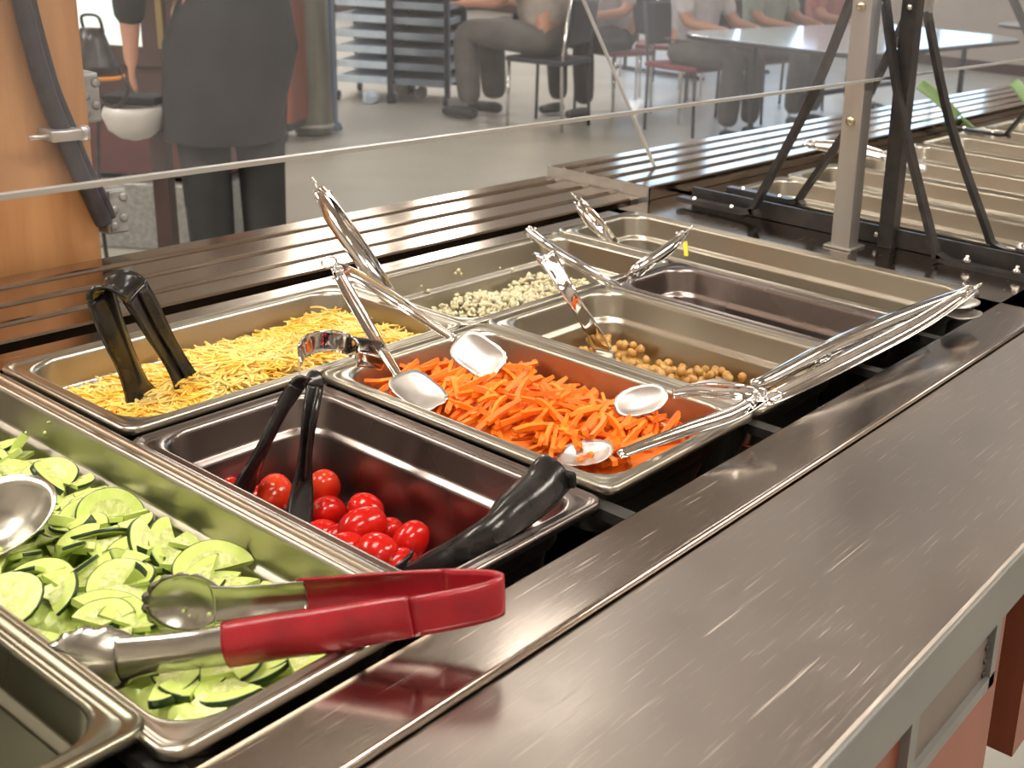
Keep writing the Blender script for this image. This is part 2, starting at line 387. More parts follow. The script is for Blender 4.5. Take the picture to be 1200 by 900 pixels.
# deck strip between shelf seam and well, deck between wells, behind wells
W1 = (-.6, 1.208, .428, .968); W2 = (1.40, 3.3, .40, .97)
pieces = [box(XL, XR, .3765, W1[2], Zc - .02, Zc, .0015),
          box(W1[1], W2[0], W1[2] - .03, 1.004, Zc - .02, Zc), box(XL, W1[1] + .02, W1[3], 1.004, Zc - .02, Zc),
          box(W2[0] - .02, XR, W2[3], 1.004, Zc - .02, Zc), box(W2[1], XR, W1[2] - .03, W2[3] + .03, Zc - .02, Zc), box(XL, W1[0], W1[2] - .02, W1[3] + .02, Zc - .02, Zc)]
for q in pieces: obj('deck_panel', q, M['deck'], ct, False)
obj('seam_lip', tube([(XL, .3765, Zc - .0025), (XR, .3765, Zc - .0025)], .003, 8), M['deck'], ct)
obj('seam_gap', box(XL, XR, .3715, .3775, Zc - .03, Zc - .012), M['gap'], ct, False)
# wells
def well(W, zb):
    x0, x1, y0, y1 = W; t = .004
    q = join(box(x0, x1, y0 - t, y0, zb, Zc - .001), box(x0, x1, y1, y1 + t, zb, Zc - .001), box(x0 - t, x0, y0, y1, zb, Zc - .001), box(x1, x1 + t, y0, y1, zb, Zc - .001), box(x0, x1, y0, y1, zb - t, zb))
    obj('food_well', q, M['liner'], ct, False, label='dark recessed food well')
well(W1, .74); well(W2, .74)
# support bars for the pans
for x, ya_, yb_ in ((.230, W1[2], W1[3]), (.3905, W1[2], W1[3]), (.5535, W1[2], .771), (.7425, W1[2], .771), (.925, W1[2], .771), (1.0535, W1[2], W1[3]), (.725, .771, W1[3])):
    obj('adapter_bar', box(x - .006, x + .006, ya_, yb_, Zc - .012, Zc - .004), M['gap'], ct, False)
obj('adapter_bar', box(.39, 1.05, .766, .776, Zc - .012, Zc - .004), M['gap'], ct, False)
# front band
obj('front_band', box(XL, XR, .203, .2065, .850, Zc - .004, .001), M['band'], ct, False, label='grey painted front edge band')
# body module 1
obj('laminate_panel', box(XL, .533, .212, .216, .25, .850), M['laminate'], ct, False, label='cherry laminate front panel')
obj('laminate_panel', box(.535, .713, .2165, .2205, .25, .850), M['laminate'], ct, False, label='cherry laminate front panel below the vent')
obj('cabinet_body', box(XL, .713, .222, .98, .12, .735), M['darkbrown'], ct, False)
obj('frame_strip', box(.5335, .5375, .206, .216, .25, .852), M['band'], ct, False)
g = obj('vent_frame', join(box(.536, .552, .209, .214, .787, .85), box(.672, .682, .209, .214, .787, .85), box(.536, .682, .209, .214, .787, .797)), M['band'], ct, False, label='grey vent frame')
obj('vent_panel', box(.552, .672, .213, .2145, .797, .85), mat('brown_louvre', (.17, .135, .115), .4, .4), g, False)
for k in range(5):
    obj('louvre_slot', ball((.668, .2125, .842 - k * .0105), .0028, 1, .5, 1, 1), M['gap'], g)
# module 2
obj('laminate_panel', box(.771, 2.6, .213, .219, .667, .852), M['laminate'], ct, False, label='cherry laminate fascia of the next counter module')
obj('laminate_panel', box(.771, .775, .219, .95, .667, .85), M['laminate'], ct, False, label='dark side of the next counter module')
obj('cabinet_body', box(.78, 2.6, .225, .95, .672, .735), M['darkbrown'], ct, False)
for x, y in ((.72, .30), (2.5, .3), (2.5, .9), (.74, .9)):
    obj('leg', tube([(x, y, 0), (x, y, .70)], .018, 12), M['alu'], ct)
for x in (.1, .69):
    cs = thing('caster_wheel', 'grey caster wheel under the %s counter module' % ('near' if x < .5 else 'far end of the near'), 'wheel', (x, .27, 0))
    obj('wheel', lathe((x - .012, .27, .045), [(.01, 0), (.043, .002), (.045, .012), (.043, .022), (.01, .024)], 20, (1, 0, 0)), M['rack'], cs)
    obj('fork', join(box(x - .018, x - .014, .255, .285, .04, .11), box(x + .014, x + .018, .255, .285, .04, .11), box(x - .018, x + .018, .25, .29, .105, .119)), M['alu'], cs, False)

# tray slides
def slide(name, x0, x1, y0, y1, z, n, label):
    prof = [(y0, z - .028), (y0, z - .002), (y0 + .003, z)]
    for k in range(n):
        c = y0 + .022 + (y1 - y0 - .03) * (k + .5) / n - .005
        prof += [(c - .0045, z), (c - .0025, z + .0022), (c, z + .0030), (c + .0025, z + .0022), (c + .0045, z)]
    prof += [(y1 - .004, z), (y1, z - .003), (y1, z - .028)]
    V, F = [], []
    for x in (x0, x1):
        V += [Vector((x, a, b)) for a, b in prof]
    m = len(prof)
    for j in range(m - 1): F.append((j, j + 1, m + j + 1, m + j))
    F.append((m - 1, 0, m, 2 * m - 1)); F.append(tuple(range(m - 1, -1, -1))); F.append(tuple(range(m, 2 * m)))
    t = thing(name, label, 'tray slide', (x0, y0, z))
    o = obj('ribbed_top', (V, F), M['slide'], t, True)
    md = o.modifiers.new('e', 'EDGE_SPLIT'); md.split_angle = math.radians(11)
    return t
ts = slide('tray_slide', -1.2, 1.297, 1.022, 1.212, .897, 3, 'low ribbed stainless tray slide running along the customer side beside the wooden post')
obj('bracket', box(.2, .23, 1.0, 1.2, .80, .869), M['iron'], ts, False); obj('bracket', box(1.0, 1.03, 1.0, 1.2, .80, .869), M['iron'], ts, False)
ts = slide('tray_slide', 1.300, 3.6, 1.006, 1.205, .914, 4, 'far ribbed stainless tray slide catching blue window light, set slightly higher')
obj('end_plate', box(1.2985, 1.3035, 1.006, 1.205, .880, .914), M['alu'], ts, False)
obj('bracket', box(2.0, 2.03, 1.0, 1.2, .80, .885), M['iron'], ts, False)
obj('recess_strip', box(XL, 1.3, 1.005, 1.021, .85, .872), M['gap'], ct, False)

# =================================================================== FOOD PANS
def rrect(x0, x1, y0, y1, r, z, n=7):
    out = []
    for cx, cy, a0 in ((x1 - r, y1 - r, 0), (x0 + r, y1 - r, 90), (x0 + r, y0 + r, 180), (x1 - r, y0 + r, 270)):
        for k in range(n):
            a = math.radians(a0 + 90 * k / (n - 1)); out.append(Vector((cx + r * math.cos(a), cy + r * math.sin(a), z)))
    return out
def pan_mesh(x0, x1, y0, y1, z, depth):
    L = [(0, .012, -.006), (-.0004, .012, -.0015), (.0008, .011, .0), (.0025, .010, .0004), (.0042, .010, -.0006), (.006, .010, -.0018), (.0078, .010, -.0018), (.0092, .011, -.0008),
         (.0108, .024, -.0008), (.0122, .026, -.0015), (.0132, .028, -.005), (.0150, .028, -.026), (.0162, .028, -.0285), (.0195, .027, -.0300), (.0205, .026, -.033), (.026, .026, -depth + .014), (.029, .024, -depth + .005), (.036, .02, -depth)]
    V, F = [], []; m = 28
    for ins, r, dz in L: V += rrect(x0 + ins, x1 - ins, y0 + ins, y1 - ins, r, z + dz)
    for i in range(len(L) - 1):
        for k in range(m):
            k2 = (k + 1) % m; F.append((i * m + k, i * m + k2, (i + 1) * m + k2, (i + 1) * m + k))
    F.append(tuple(range((len(L) - 1) * m, len(L) * m)))
    return V, F
def pan(x0, x1, y0, y1, z, depth, label, yaw=0, group='stainless food pans', m='pan'):
    c = ((x0 + x1) / 2, (y0 + y1) / 2, z - depth)
    o = obj('food_pan', pan_mesh(x0, x1, y0, y1, z, depth), M[m], None, True, origin=c)
    tag(o, label, 'pan', group); o.rotation_euler.z = math.radians(yaw)
    return o
ZP = .900
pan(.050, .233, .455, .965, ZP + .0050, .15, 'empty long steel pan at the lower left, left of the cucumbers', m='panoliveshade')
pan(.226, .389, .432, .962, ZP + .0015, .10, 'long steel pan holding the sliced cucumbers')
pan(.392, .552, .452, .768, ZP - .0045, .10, 'small steel pan holding the red tomatoes', m='panshade')
pan(.396, .724, .774, .964, ZP, .065, 'wide steel pan holding the shredded cheese', yaw=.4)
pan(.5555, .742, .452, .770, ZP + .0005, .065, 'steel pan holding the carrot sticks')
pan(.743, .924, .452, .770, ZP, .10, 'steel pan holding the chickpeas')
pan(.7262, 1.052, .774, .964, ZP - .001, .065, 'wide steel pan holding the white crumbled cheese')
pan(.926, 1.052, .452, .770, ZP, .10, 'narrow dark empty steel pan right of the chickpeas', m='panshade')
pan(1.055, 1.214, .452, .964, ZP + .0005, .10, 'long empty steel pan at the far right end of the near well')
# pans in the far well
xs = 1.435
for k in range(10):
    pan(xs, xs + .162, .415, .958, ZP + .001 * (k % 2), .10, 'empty long steel pan in the far well, %s behind the black brackets' % ['first', 'second', 'third', 'fourth', 'fifth', 'sixth', 'seventh', 'eighth', 'ninth', 'tenth'][k])
    xs += .167 if k != 3 else .185

# =================================================================== FOOD
# --- cucumbers
def hcuke(x, y):
    u = (x - .245) / .125; v = (y - .45) / .49
    return .868 + .007 * math.exp(-((v - .12) / .22) ** 2) * (1 - .3 * u) + .010 * (1 - u) - .008 * max(0, v - .75) * 4 + .004 * math.sin(x * 90) * math.cos(y * 60)
def mound(name, x0, x1, y0, y1, hf, m, zb, nx=24, ny=60, jit=.0015, label=None, cat=None):
    V, F = [], []
    for j in range(ny + 1):
        for i in range(nx + 1):
            x = x0 + (x1 - x0) * i / nx; y = y0 + (y1 - y0) * j / ny
            z = hf(x, y) - .007 + noise.noise(Vector((x * 90, y * 90, 3))) * jit * 2 + U(-jit, jit) * .4
            e = min(i, nx - i, j, ny - j)
            V.append(Vector((x, y, max(z if e > 0 else z - .01, zb))))
    for j in range(ny):
        for i in range(nx):
            a = j * (nx + 1) + i; F.append((a, a + 1, a + nx + 2, a + nx + 1))
    o = obj(name, (V, F), m, None, True, origin=((x0 + x1) / 2, (y0 + y1) / 2, zb)); tag(o, label, cat, kind='stuff'); return o
mound('cucumber_pile', .258, .357, .465, .928, hcuke, M['cuke'], .803, 34, 110, .0045, label='chopped cucumber heap filling the long left pan', cat='cucumber')
def slice_mesh(kind, r, th):
    """cucumber slice: flesh cap with seeds + body; returns (flesh, peel)"""
    a0, a1 = {'full': (0, 360), 'half': (0, 185), 'quarter': (0, 88), 'third': (-10, 120), 'sliver': (0, 60)}[kind]
    n = 22 if kind in ('full', 'half') else 14
    arc = [math.radians(a0 + (a1 - a0) * k / n) for k in range(n + (0 if kind == 'full' else 1))]
    cl = kind == 'full'; m = len(arc); V, F, MI = [], [], []
    def ringv(rad, z): return [Vector((math.cos(a) * rad * (1 + .05 * math.sin(3 * a + r * 900)) * 1.08, math.sin(a) * rad, z + (.05 * rad * math.sin(2 * a + r * 500)))) for a in arc]
    rings = [ringv(r * .0 + .0001, th / 2), ringv(r * .5, th / 2 - .0002), ringv(r * .62, th / 2), ringv(r * .945, th / 2), ringv(r * .97, th / 2 - .0005), ringv(r * .97, -th / 2 + .0005), ringv(r * .945, -th / 2), ringv(.0001, -th / 2)]
    for q in rings: V += q
    mm = m if cl else m - 1
    for i in range(len(rings) - 1):
        for k in range(mm):
            k2 = (k + 1) % m; F.append((i * m + k, (i + 1) * m + k, (i + 1) * m + k2, i * m + k2)); MI.append(1 if i < 2 else 0)
    if not cl:   # cut faces
        F.append(tuple(i * m for i in range(len(rings)))); MI.append(0)
        F.append(tuple(i * m + m - 1 for i in reversed(range(len(rings))))); MI.append(0)
    PV, PF = [], []
    pr = [ringv(r * .97, th / 2 - .0003), ringv(r * .99, th / 2 - .0006), ringv(r, 0), ringv(r * .99, -th / 2 + .0006), ringv(r * .97, -th / 2 + .0003)]
    for q in pr: PV += q
    for i in range(4):
        for k in range(mm):
            k2 = (k + 1) % m; PF.append((i * m + k, (i + 1) * m + k, (i + 1) * m + k2, i * m + k2))
    if not cl:
        PF.append(tuple(i * m for i in range(5))); PF.append(tuple(i * m + m - 1 for i in reversed(range(5))))
    return (V, F, MI), (PV, PF)
protos = []
for kind, r, th in [('half', .0225, .0045), ('half', .019, .003), ('quarter', .0215, .006), ('quarter', .019, .003), ('third', .020, .0045), ('full', .0205, .0035), ('sliver', .021, .003), ('half', .0235, .006), ('sliver', .017, .006)]:
    fl, pe = slice_mesh(kind, r, th)
    def mk(nm, vf, ms):
        me = bpy.data.meshes.new(nm); me.from_pydata([tuple(v) for v in vf[0]], [], vf[1])
        for x in ms: me.materials.append(x)
        if len(vf) > 2: me.polygons.foreach_set('material_index', vf[2])
        me.polygons.foreach_set('use_smooth', [False] * len(vf[1])); return me
    protos.append((mk('cucumber_flesh', fl, [M['cuke'], M['cukeseed']]), mk('cucumber_peel', pe, [M['peel']])))
def put_slice(k, loc, rot, label='pale green cut cucumber piece with dark peel lying in the heap'):
    a, b = protos[k]
    o = bpy.data.objects.new('cucumber_slice', a); C.objects.link(o); o.location = loc; o.rotation_euler = rot
    tag(o, label, 'cucumber', 'cut cucumber pieces in the long left pan')
    if 'in the' not in label or k in (5, 7): o.scale = (.86, .86, .95)
    p = bpy.data.objects.new('peel', b); C.objects.link(p); p.parent = o; p['label'] = 'dark green peel'
    return o
rnd = random.Random(11)
for i in range(288):
    x = rnd.uniform(.266, .350); y = rnd.uniform(.476, .92)
    tl = rnd.choice([12, 28, 42, 62]) if y > .6 else rnd.choice([8, 16, 26]); k = rnd.choice([0, 1, 2, 2, 2, 3, 3, 3, 4, 4, 6, 6, 8, 8, 8])
    m_ = Matrix.Rotation(rnd.uniform(0, 6.28), 3, 'Z') @ Matrix.Rotation(math.radians(rnd.uniform(-tl, tl)), 3, 'X') @ Matrix.Rotation(math.radians(rnd.uniform(-tl, tl)), 3, 'Y') @ Matrix.Rotation(rnd.uniform(0, 6.28), 3, 'Z')
    kn = ['thick half moon cucumber piece', 'thin half moon cucumber piece', 'thick cucumber wedge', 'thin small cucumber wedge', 'wide cucumber segment', 'round cucumber slice', 'narrow thin cucumber sliver', 'thickest half moon cucumber piece', 'narrow thick cucumber sliver'][k]
    rg = 'front third' if y < .62 else ('middle' if y < .77 else 'back third')
    put_slice(k, (x, y, hcuke(x, y) + rnd.uniform(-.001, .009 if y > .6 else .004)), m_.to_euler(), '%s in the %s of the cucumber heap' % (kn, rg))
# the slices one can single out
def face_cam(p, spin, tilt=(0, 0)):
    """slice with its cut face turned up toward the counter's worker side"""
    n = (Vector((-.35 + tilt[0], -.55 + tilt[1], 1))).normalized()
    q = n.to_track_quat('Z', 'Y').to_matrix(); return (q @ Matrix.Rotation(math.radians(spin), 3, 'Z')).to_euler()
for (px, py, z, k, spin, tl, lab) in [
    (88, 672, .886, 7, 205, (0, 0), 'large pale half moon cucumber slice on top of the heap, left of the round one'),
    (140, 686, .886, 5, 80, (.1, .1), 'round cucumber slice with a dark green peel edge in the middle of the heap'),
    (205, 640, .872, 0, 60, (.7, -.4), 'half moon cucumber slice leaning against the right pan wall, above the tongs'),
    (128, 606, .880, 0, -10, (0, -1.2), 'upright dark rimmed cucumber slice at the back of the heap'),
    (100, 615, .878, 4, 40, (-.2, -.8), 'bright green cucumber piece standing left of the upright slice'),
    (140, 630, .884, 6, 170, (.2, -.3), 'flat pale cucumber piece in front of the upright slice'),
    (185, 636, .878, 2, 100, (.5, -.9), 'small thick cucumber wedge right of the upright slice'),
    (30, 735, .888, 0, 150, (0, 0), 'cucumber half slice against the left pan rim'),
    (120, 735, .884, 4, 30, (.1, .1), 'yellow green cucumber piece above the near tong paddle'),
    (205, 742, .880, 3, 10, (.1, 0), 'flat cucumber piece just above the red tong grip'),
    (160, 700, .876, 2, 300, (.3, .3), 'cucumber wedge beside the round slice, thick peel'),
    (8, 705, .890, 5, 20, (-.2, .1), 'cucumber slice cut by the left edge of the picture')]:
    put_slice(k, P(px, py, z), face_cam(P(px, py, z), spin, tl), lab)
# crumbs of cucumber stuck to the pan wall
bits = []
for (px, py) in [(32, 509), (24, 540), (32, 538), (36, 545), (57, 495), (87, 541), (98, 552), (102, 560), (114, 558), (53, 508), (47, 560), (105, 568), (9, 545), (112, 568)]:
    d = ray(px, py); t = .3745 / d.x; q = CAM + d * t
    bits.append(ball(q, U(.0012, .0026), 1, U(.7, 1.6), U(.7, 1.6), 1))
tag(obj('cucumber_bits', join(*bits), M['cukeseed'], None, True), 'tiny wet cucumber seeds stuck on the pan wall', 'cucumber', kind='stuff')

# --- tomatoes
def tomato_meshes():
    v, f = ball((0, 0, 0), .0118, 1, 1, 1.28, 3)
    v = [Vector((p.x, p.y, p.z - (.0016 * math.exp(-(p.x ** 2 + p.y ** 2) / 8e-6) if p.z > 0 else 0))) for p in v]
    me = bpy.data.meshes.new('tomato'); me.from_pydata([tuple(p) for p in v], [], f); me.materials.append(M['tomato']); me.polygons.foreach_set('use_smooth', [True] * len(f))
    me2 = me.copy(); me2.materials.clear(); me2.materials.append(M['tomatoorange'])
    sv, sf = lathe((0, 0, .0133), [(.0001, .0008), (.0012, .0006), (.0016, 0), (.0012, -.0004)], 10)
    ms = bpy.data.meshes.new('stem_scar'); ms.from_pydata([tuple(p) for p in sv], [], sf); ms.materials.append(M['scar'])
    return me, me2, ms
tm, tm2, tscar = tomato_meshes()
tomrot = random.Random(5)
def tomato(px, py, z, label, s=1.0, orange=False, tilt=None, loc=None):
    o = bpy.data.objects.new('grape_tomato', tm2 if orange else tm); C.objects.link(o)
    o.location = loc if loc is not None else P(px, py, z); o.scale = (s, s, s)
    o.rotation_euler = tilt or (tomrot.uniform(.3, 2.2), tomrot.uniform(-.6, .6), tomrot.uniform(0, 6.28))
    tag(o, label, 'tomato', 'grape tomatoes in the small pan')
    c = bpy.data.objects.new('stem_scar', tscar); C.objects.link(c); c.parent = o
for (px, py, z, lab, s, og) in [
    (263, 566, .842, 'small bright tomato left of the thin tong arm, by the cucumber pan rim', .85, False),
    (322, 578, .840, 'orange red tomato between the two black tong arms', 1.05, True),
    (379, 572, .838, 'orange red tomato just right of the thick tong arm', 1.05, True),
    (350, 543, .826, 'dim tomato at the back behind the black tongs', 1.05, False),
    (429, 597, .842, 'bright tomato at the top of the right cluster', .95, False),
    (425, 617, .850, 'tall glossy tomato in the middle of the right cluster', 1.15, False),
    (457, 622, .840, 'small tomato tucked behind the middle of the right cluster', .8, False),
    (481, 634, .846, 'round tomato nearest the black scoop tip', 1.0, False),
    (441, 648, .850, 'glossy upright tomato at the front of the right cluster', 1.12, False),
    (405, 645, .846, 'tomato at the front left of the right cluster', 1.05, False),
    (402, 632, .838, 'tomato half hidden at the left of the cluster', .95, False),
    (465, 664, .842, 'tomato sliver touching the black scoop', .95, False),
    (385, 601, .828, 'dim tomato below the orange red ones', 1.05, False),
    (378, 628, .826, 'dim tomato in the shade beside the thick tong arm', 1.0, False),
    (300, 590, .828, 'shaded tomato under the thin tong arm', 1.1, False)]:
    tomato(px, py, z, lab, s * 1.05, og)
for (x, y) in [(.43, .60), (.45, .63), (.47, .60), (.43, .66), (.46, .67), (.49, .58), (.42, .57), (.44, .55), (.43, .70), (.46, .71), (.48, .64), (.425, .62), (.50, .61), (.47, .54), (.445, .52), (.42, .535)]:
    tomato(0, 0, 0, 'shaded tomato low in the small pan under the others', 1.05, loc=(x, y, .8105 + .001 * R()))

# --- carrots
def hcar(x, y):
    u = (x - .575) / .148; v = (y - .47) / .28
    return .880 + .020 * math.exp(-((u - .35) / .42) ** 2 - ((v - .38) / .5) ** 2) - .008 * max(0, u - .75) * 4 * v
mound('carrot_pile', .5815, .716, .478, .744, hcar, M['carrot'], .838, 26, 40, label='heap of carrot matchsticks under the top layer', cat='carrot')
cm = []
for k in range(8):
    L = [.030, .038, .046, .052, .034, .042, .026, .048][k]; b = [.002, -.003, .004, 0, .005, -.004, 0, .002][k]; wd = [.0046, .0038, .005, .0042, .0034, .0044, .0052, .004][k]
    pts = [Vector((-L / 2 + L * j / 4, b * (1 - (j / 2 - 1) ** 2), 0)) for j in range(5)]
    v, f = strip(pts, Vector((0, 1, 0)), [wd * .8, wd, wd, wd, wd * .6], wd * .8, k=1)
    me = bpy.data.meshes.new('carrot_stick'); me.from_pydata([tuple(p) for p in v], [], f); me.materials.append(M['carrotlight' if k in (4,) else 'carrot']); cm.append(me)
rnd = random.Random(3)
for i in range(298):
    x = rnd.uniform(.592, .710); y = rnd.uniform(.486, .740)
    o = bpy.data.objects.new('carrot_stick', cm[rnd.randrange(8)]); C.objects.link(o)
    o.location = (x, y, hcar(x, y) + rnd.uniform(-.0035, .006))
    o.rotation_euler = (rnd.uniform(-.5, .5), rnd.uniform(-.32, .32), rnd.uniform(0, 3.14) if rnd.random() < .45 else rnd.gauss(.35, .35))
    o.rotation_euler.x = rnd.uniform(0, 3)
    rg = 'front third' if o.location.y < .56 else ('middle' if o.location.y < .65 else 'back third')
    tag(o, 'orange carrot matchstick in the %s of the carrot heap' % rg, 'carrot', 'carrot matchsticks in their steel pan')

# --- chickpeas
def hch(x, y): return .847 + .006 * math.sin((x + y) * 40)
mound('chickpea_layer', .771, .897, .478, .742, hch, M['chick'], .803, 20, 40, label='lower layer of chickpeas', cat='chickpea')
v, f = ball((0, 0, 0), .0047, 1, .95, .95, 2); v = [Vector((p.x + (.0014 if p.x > .0036 else 0), p.y, p.z * (1 - .08 * math.cos(p.y * 600)))) for p in v]
chm = bpy.data.meshes.new('chickpea'); chm.from_pydata([tuple(p) for p in v], [], f); chm.materials.append(M['chick']); chm.polygons.foreach_set('use_smooth', [True] * len(f))
rnd = random.Random(9); spots = []
tries = 0
while len(spots) < 285 and tries < 30000:
    tries += 1
    x = rnd.uniform(.777, .891); y = rnd.uniform(.484, .737); z = hch(x, y) + rnd.choice([0, 0, .004, .007])
    if all((x - a) ** 2 + (y - b) ** 2 + (z - c) ** 2 > .0078 ** 2 for a, b, c in spots): spots.append((x, y, z))
for s_ in spots:
    o = bpy.data.objects.new('chickpea', chm); C.objects.link(o); o.location = s_; o.rotation_euler = (rnd.uniform(0, 6), rnd.uniform(0, 6), rnd.uniform(0, 6)); q = rnd.uniform(.9, 1.12); o.scale = (q, q, q)
    tag(o, 'golden tan chickpea lying among the others in its pan', 'chickpea', 'chickpeas in their steel pan')

# --- shredded cheese
def hcheese(x, y):
    u = (x - .41) / .3; v = (y - .79) / .16
    return .873 + .030 * math.exp(-((u - .46) / .27) ** 2 - ((v - .3) / .5) ** 2) + .014 * math.exp(-((u - .9) / .18) ** 2) + .007 * math.exp(-((u - .1) / .12) ** 2 - ((v - .3) / .4) ** 2) - .004
rnd = random.Random(21); V, F = [], []
def strand(x, y, z, L, w_):
    a = rnd.uniform(0, 6.28); cu = rnd.uniform(-60, 60); pt = rnd.uniform(-.5, .5); p = Vector((x, y, z)); pts = [p]
    for k in range(4):
        p = p + Vector((math.cos(a), math.sin(a), pt * (.6 - k * .35))) * (L / 4); a += cu * L / 4; pts.append(p)
    v, f = tube(pts, w_, 4, True); n = len(V); V.extend(v); F.extend([tuple(i + n for i in q) for q in f])
for i in range(6500):
    x = rnd.uniform(.428, .692); y = rnd.uniform(.806, .93)
    strand(x, y, hcheese(x, y) + rnd.uniform(-.004, .004), rnd.uniform(.010, .021), rnd.uniform(.0008, .0012))
tag(obj('shredded_cheese', (V, F), M['cheese'], None, True, origin=(.56, .87, .83)), 'heap of orange and pale shredded cheese in the wide back pan', 'cheese', kind='stuff')
mound('cheese_base', .424, .697, .803, .936, lambda x, y: hcheese(x, y) + .003, M['cheese'], .838, 40, 24, label='packed shredded cheese under the loose strands', cat='cheese')

# --- white crumbled cheese
def hcot(x, y):
    u = (x - .75) / .27; v = (y - .79) / .16
    return .856 + .016 * math.exp(-((u - .62) / .35) ** 2 - ((v - .25) / .4) ** 2) + .004 * math.sin(x * 60)
rnd = random.Random(31); V, F = [], []
for i in range(1250):
    x = rnd.gauss(.885, .072); y = rnd.uniform(.806, .928)
    if not (.756 < x < 1.02): continue
    r = rnd.uniform(.0018, .0042)
    v, f = ball((x, y, hcot(x, y) + rnd.uniform(-.002, .005)), r, rnd.uniform(.6, 1.2), rnd.uniform(.6, 1.2), rnd.uniform(.6, 1.1), 1)
    v = [p + Vector((rnd.uniform(-1, 1), rnd.uniform(-1, 1), rnd.uniform(-1, 1))) * r * .32 for p in v]
    n = len(V); V.extend(v); F.extend([tuple(i_ + n for i_ in q) for q in f])
for (x, z) in [(.87, .884), (.878, .882), (.875, .887), (.82, .88), (.94, .877), (.83, .872), (.80, .868), (.96, .87)]:
    v, f = ball((x, .9445, z), rnd.uniform(.0015, .003), 1, .6, 1, 1); n = len(V); V.extend(v); F.extend([tuple(i_ + n for i_ in q) for q in f])
tag(obj('crumbled_cheese', (V, F), M['crumb'], None, True, origin=(.88, .87, .835)), 'scattered white crumbled cheese in the wide pan behind the chickpeas', 'cheese', kind='stuff')

# =================================================================== UTENSILS
def chrome_tongs(label, H, arms, w=.014, padL=.045, padW=.03, ring=True, m='chrome', lock=True, dish=.005, group='chrome salad tongs', name='serving_tongs', square=0.4, sides=None):
    """H hinge point; arms: list of (via points..., neck, paddle centre) ; hollow faces turn toward each other"""
    H = Vector(H); t = thing(name, label, 'tongs', H, group); mid = [Vector(a[-1]) for a in arms]; cen = sum(mid, Vector()) / len(mid)
    for i, a in enumerate(arms):
        pts = spline([H] + [Vector(q) for q in a[:-1]], 6); n = len(pts); pc = Vector(a[-1]); ax = (pc - Vector(a[-2])).normalized()
        inn = (cen - pc) if len(arms) > 1 else Vector((0, 0, 1))
        if inn.length < 1e-5: inn = Vector((0, 0, 1))
        d0 = (pts[-1] - pts[0]).normalized(); inn = (inn - d0 * inn.dot(d0)).normalized()
        if sides and sides[i] is not None: inn = Vector(sides[i]); inn = (inn - d0 * inn.dot(d0)).normalized()
        sd = d0.cross(inn).normalized()
        ws = lerpl([w * .75, w, w * 1.05, w, w * .8, w * .62], n); cr = lerpl([w * .34, w * .36, w * .32, w * .28, w * .2, w * .1], n)
        ar = obj('arm', strip(pts, sd, ws, .0010, cr, inn, 8), M[m], t)
        obj('paddle', paddle(pc, ax, inn, padL, padW, dish, square=square), M['paddle'], ar)
    d = (cen - H).normalized(); a0 = Vector(arms[0][0]); s = d.cross(((a0 - H).cross(d)) if len(arms) > 1 else Vector((0, 0, 1))).normalized()
    ax_ = d.cross(s).normalized()
    if len(arms) > 1:
        obj('hinge_pin', tube([H - ax_ * w * .62 + d * .008, H + ax_ * w * .62 + d * .008], .0022, 10), M[m], t)
        coil = [H + d * (.008) + (d * math.cos(a_) + s * math.sin(a_)) * .0042 + ax_ * (a_ / 6.283 * .0017 - .004) for a_ in [k * 6.283 / 12 for k in range(12 * 5)]]
        obj('spring', tube(coil, .0006, 6), M[m], t)
    if ring:
        rr = [H - d * .007 + (d * math.cos(a_) + s * math.sin(a_)) * .0065 for a_ in [k * 6.283 / 16 for k in range(17)]]
        obj('pull_ring', tube(rr, .0011, 6), M[m], t)
    if lock:
        obj('lock_tab', bar(H - s * .010 + d * .012, H + s * .010 + d * .012, .004, .0012), M[m], t, False)
    return t
def off(p, dx=0, dy=0, dz=0): return Vector(p) + Vector((dx, dy, dz))

# carrot pan, left pair
chrome_tongs('chrome tongs with scalloped paddles over the left end of the carrots', P(391, 312, .962),
             [[P(408, 345, .945), P(440, 400, .918), P(468, 443, .905), P(490, 462, .898)],
              [P(425, 328, .95), P(480, 363, .928), P(533, 398, .915), P(562, 418, .905)]], w=.011, padL=.050, padW=.033, square=1.6, sides=[(-.3, -.5, 1), (-.6, -.5, .6)])
# carrot pan, front right pair
chrome_tongs('chrome tongs lying on the front rim of the carrot pan', P(897, 466, .922),
             [[P(860, 488, .914), P(800, 508, .909), P(725, 534, .902), P(688, 536, .896)],
              [P(865, 462, .924), P(820, 459, .918), P(788, 463, .912), P(752, 472, .905)]], w=.013, padL=.044, padW=.027, sides=[(0, -.35, 1), (-.5, -.5, .75)])
# long tongs over the front rims of chickpea to far pan
chrome_tongs('long chrome tongs resting across the front rims from the chickpeas to the far pan', P(1140, 338, .932),
             [[P(1075, 362, .930), P(990, 398, .924), P(905, 442, .912), P(880, 452, .906), P(828, 459, .896)],
              [P(1080, 378, .918), P(1000, 420, .912), P(915, 462, .906), P(895, 470, .903), P(850, 468, .898)]], w=.0145, padL=.048, padW=.03, sides=[(.3, .6, -.7), (-.3, -.6, .6)])
chrome_tongs('short chrome tongs under the long pair, paddles hanging over the far front corner', P(958, 428, .908),
             [[P(1000, 412, .908), P(1050, 395, .908), P(1090, 380, .907), P(1128, 372, .905)],
              [P(1000, 405, .915), P(1050, 385, .917), P(1090, 362, .918), P(1128, 350, .918)]], w=.013, padL=.048, padW=.03, sides=[(0, 0, 1), (0, 0, -1)])
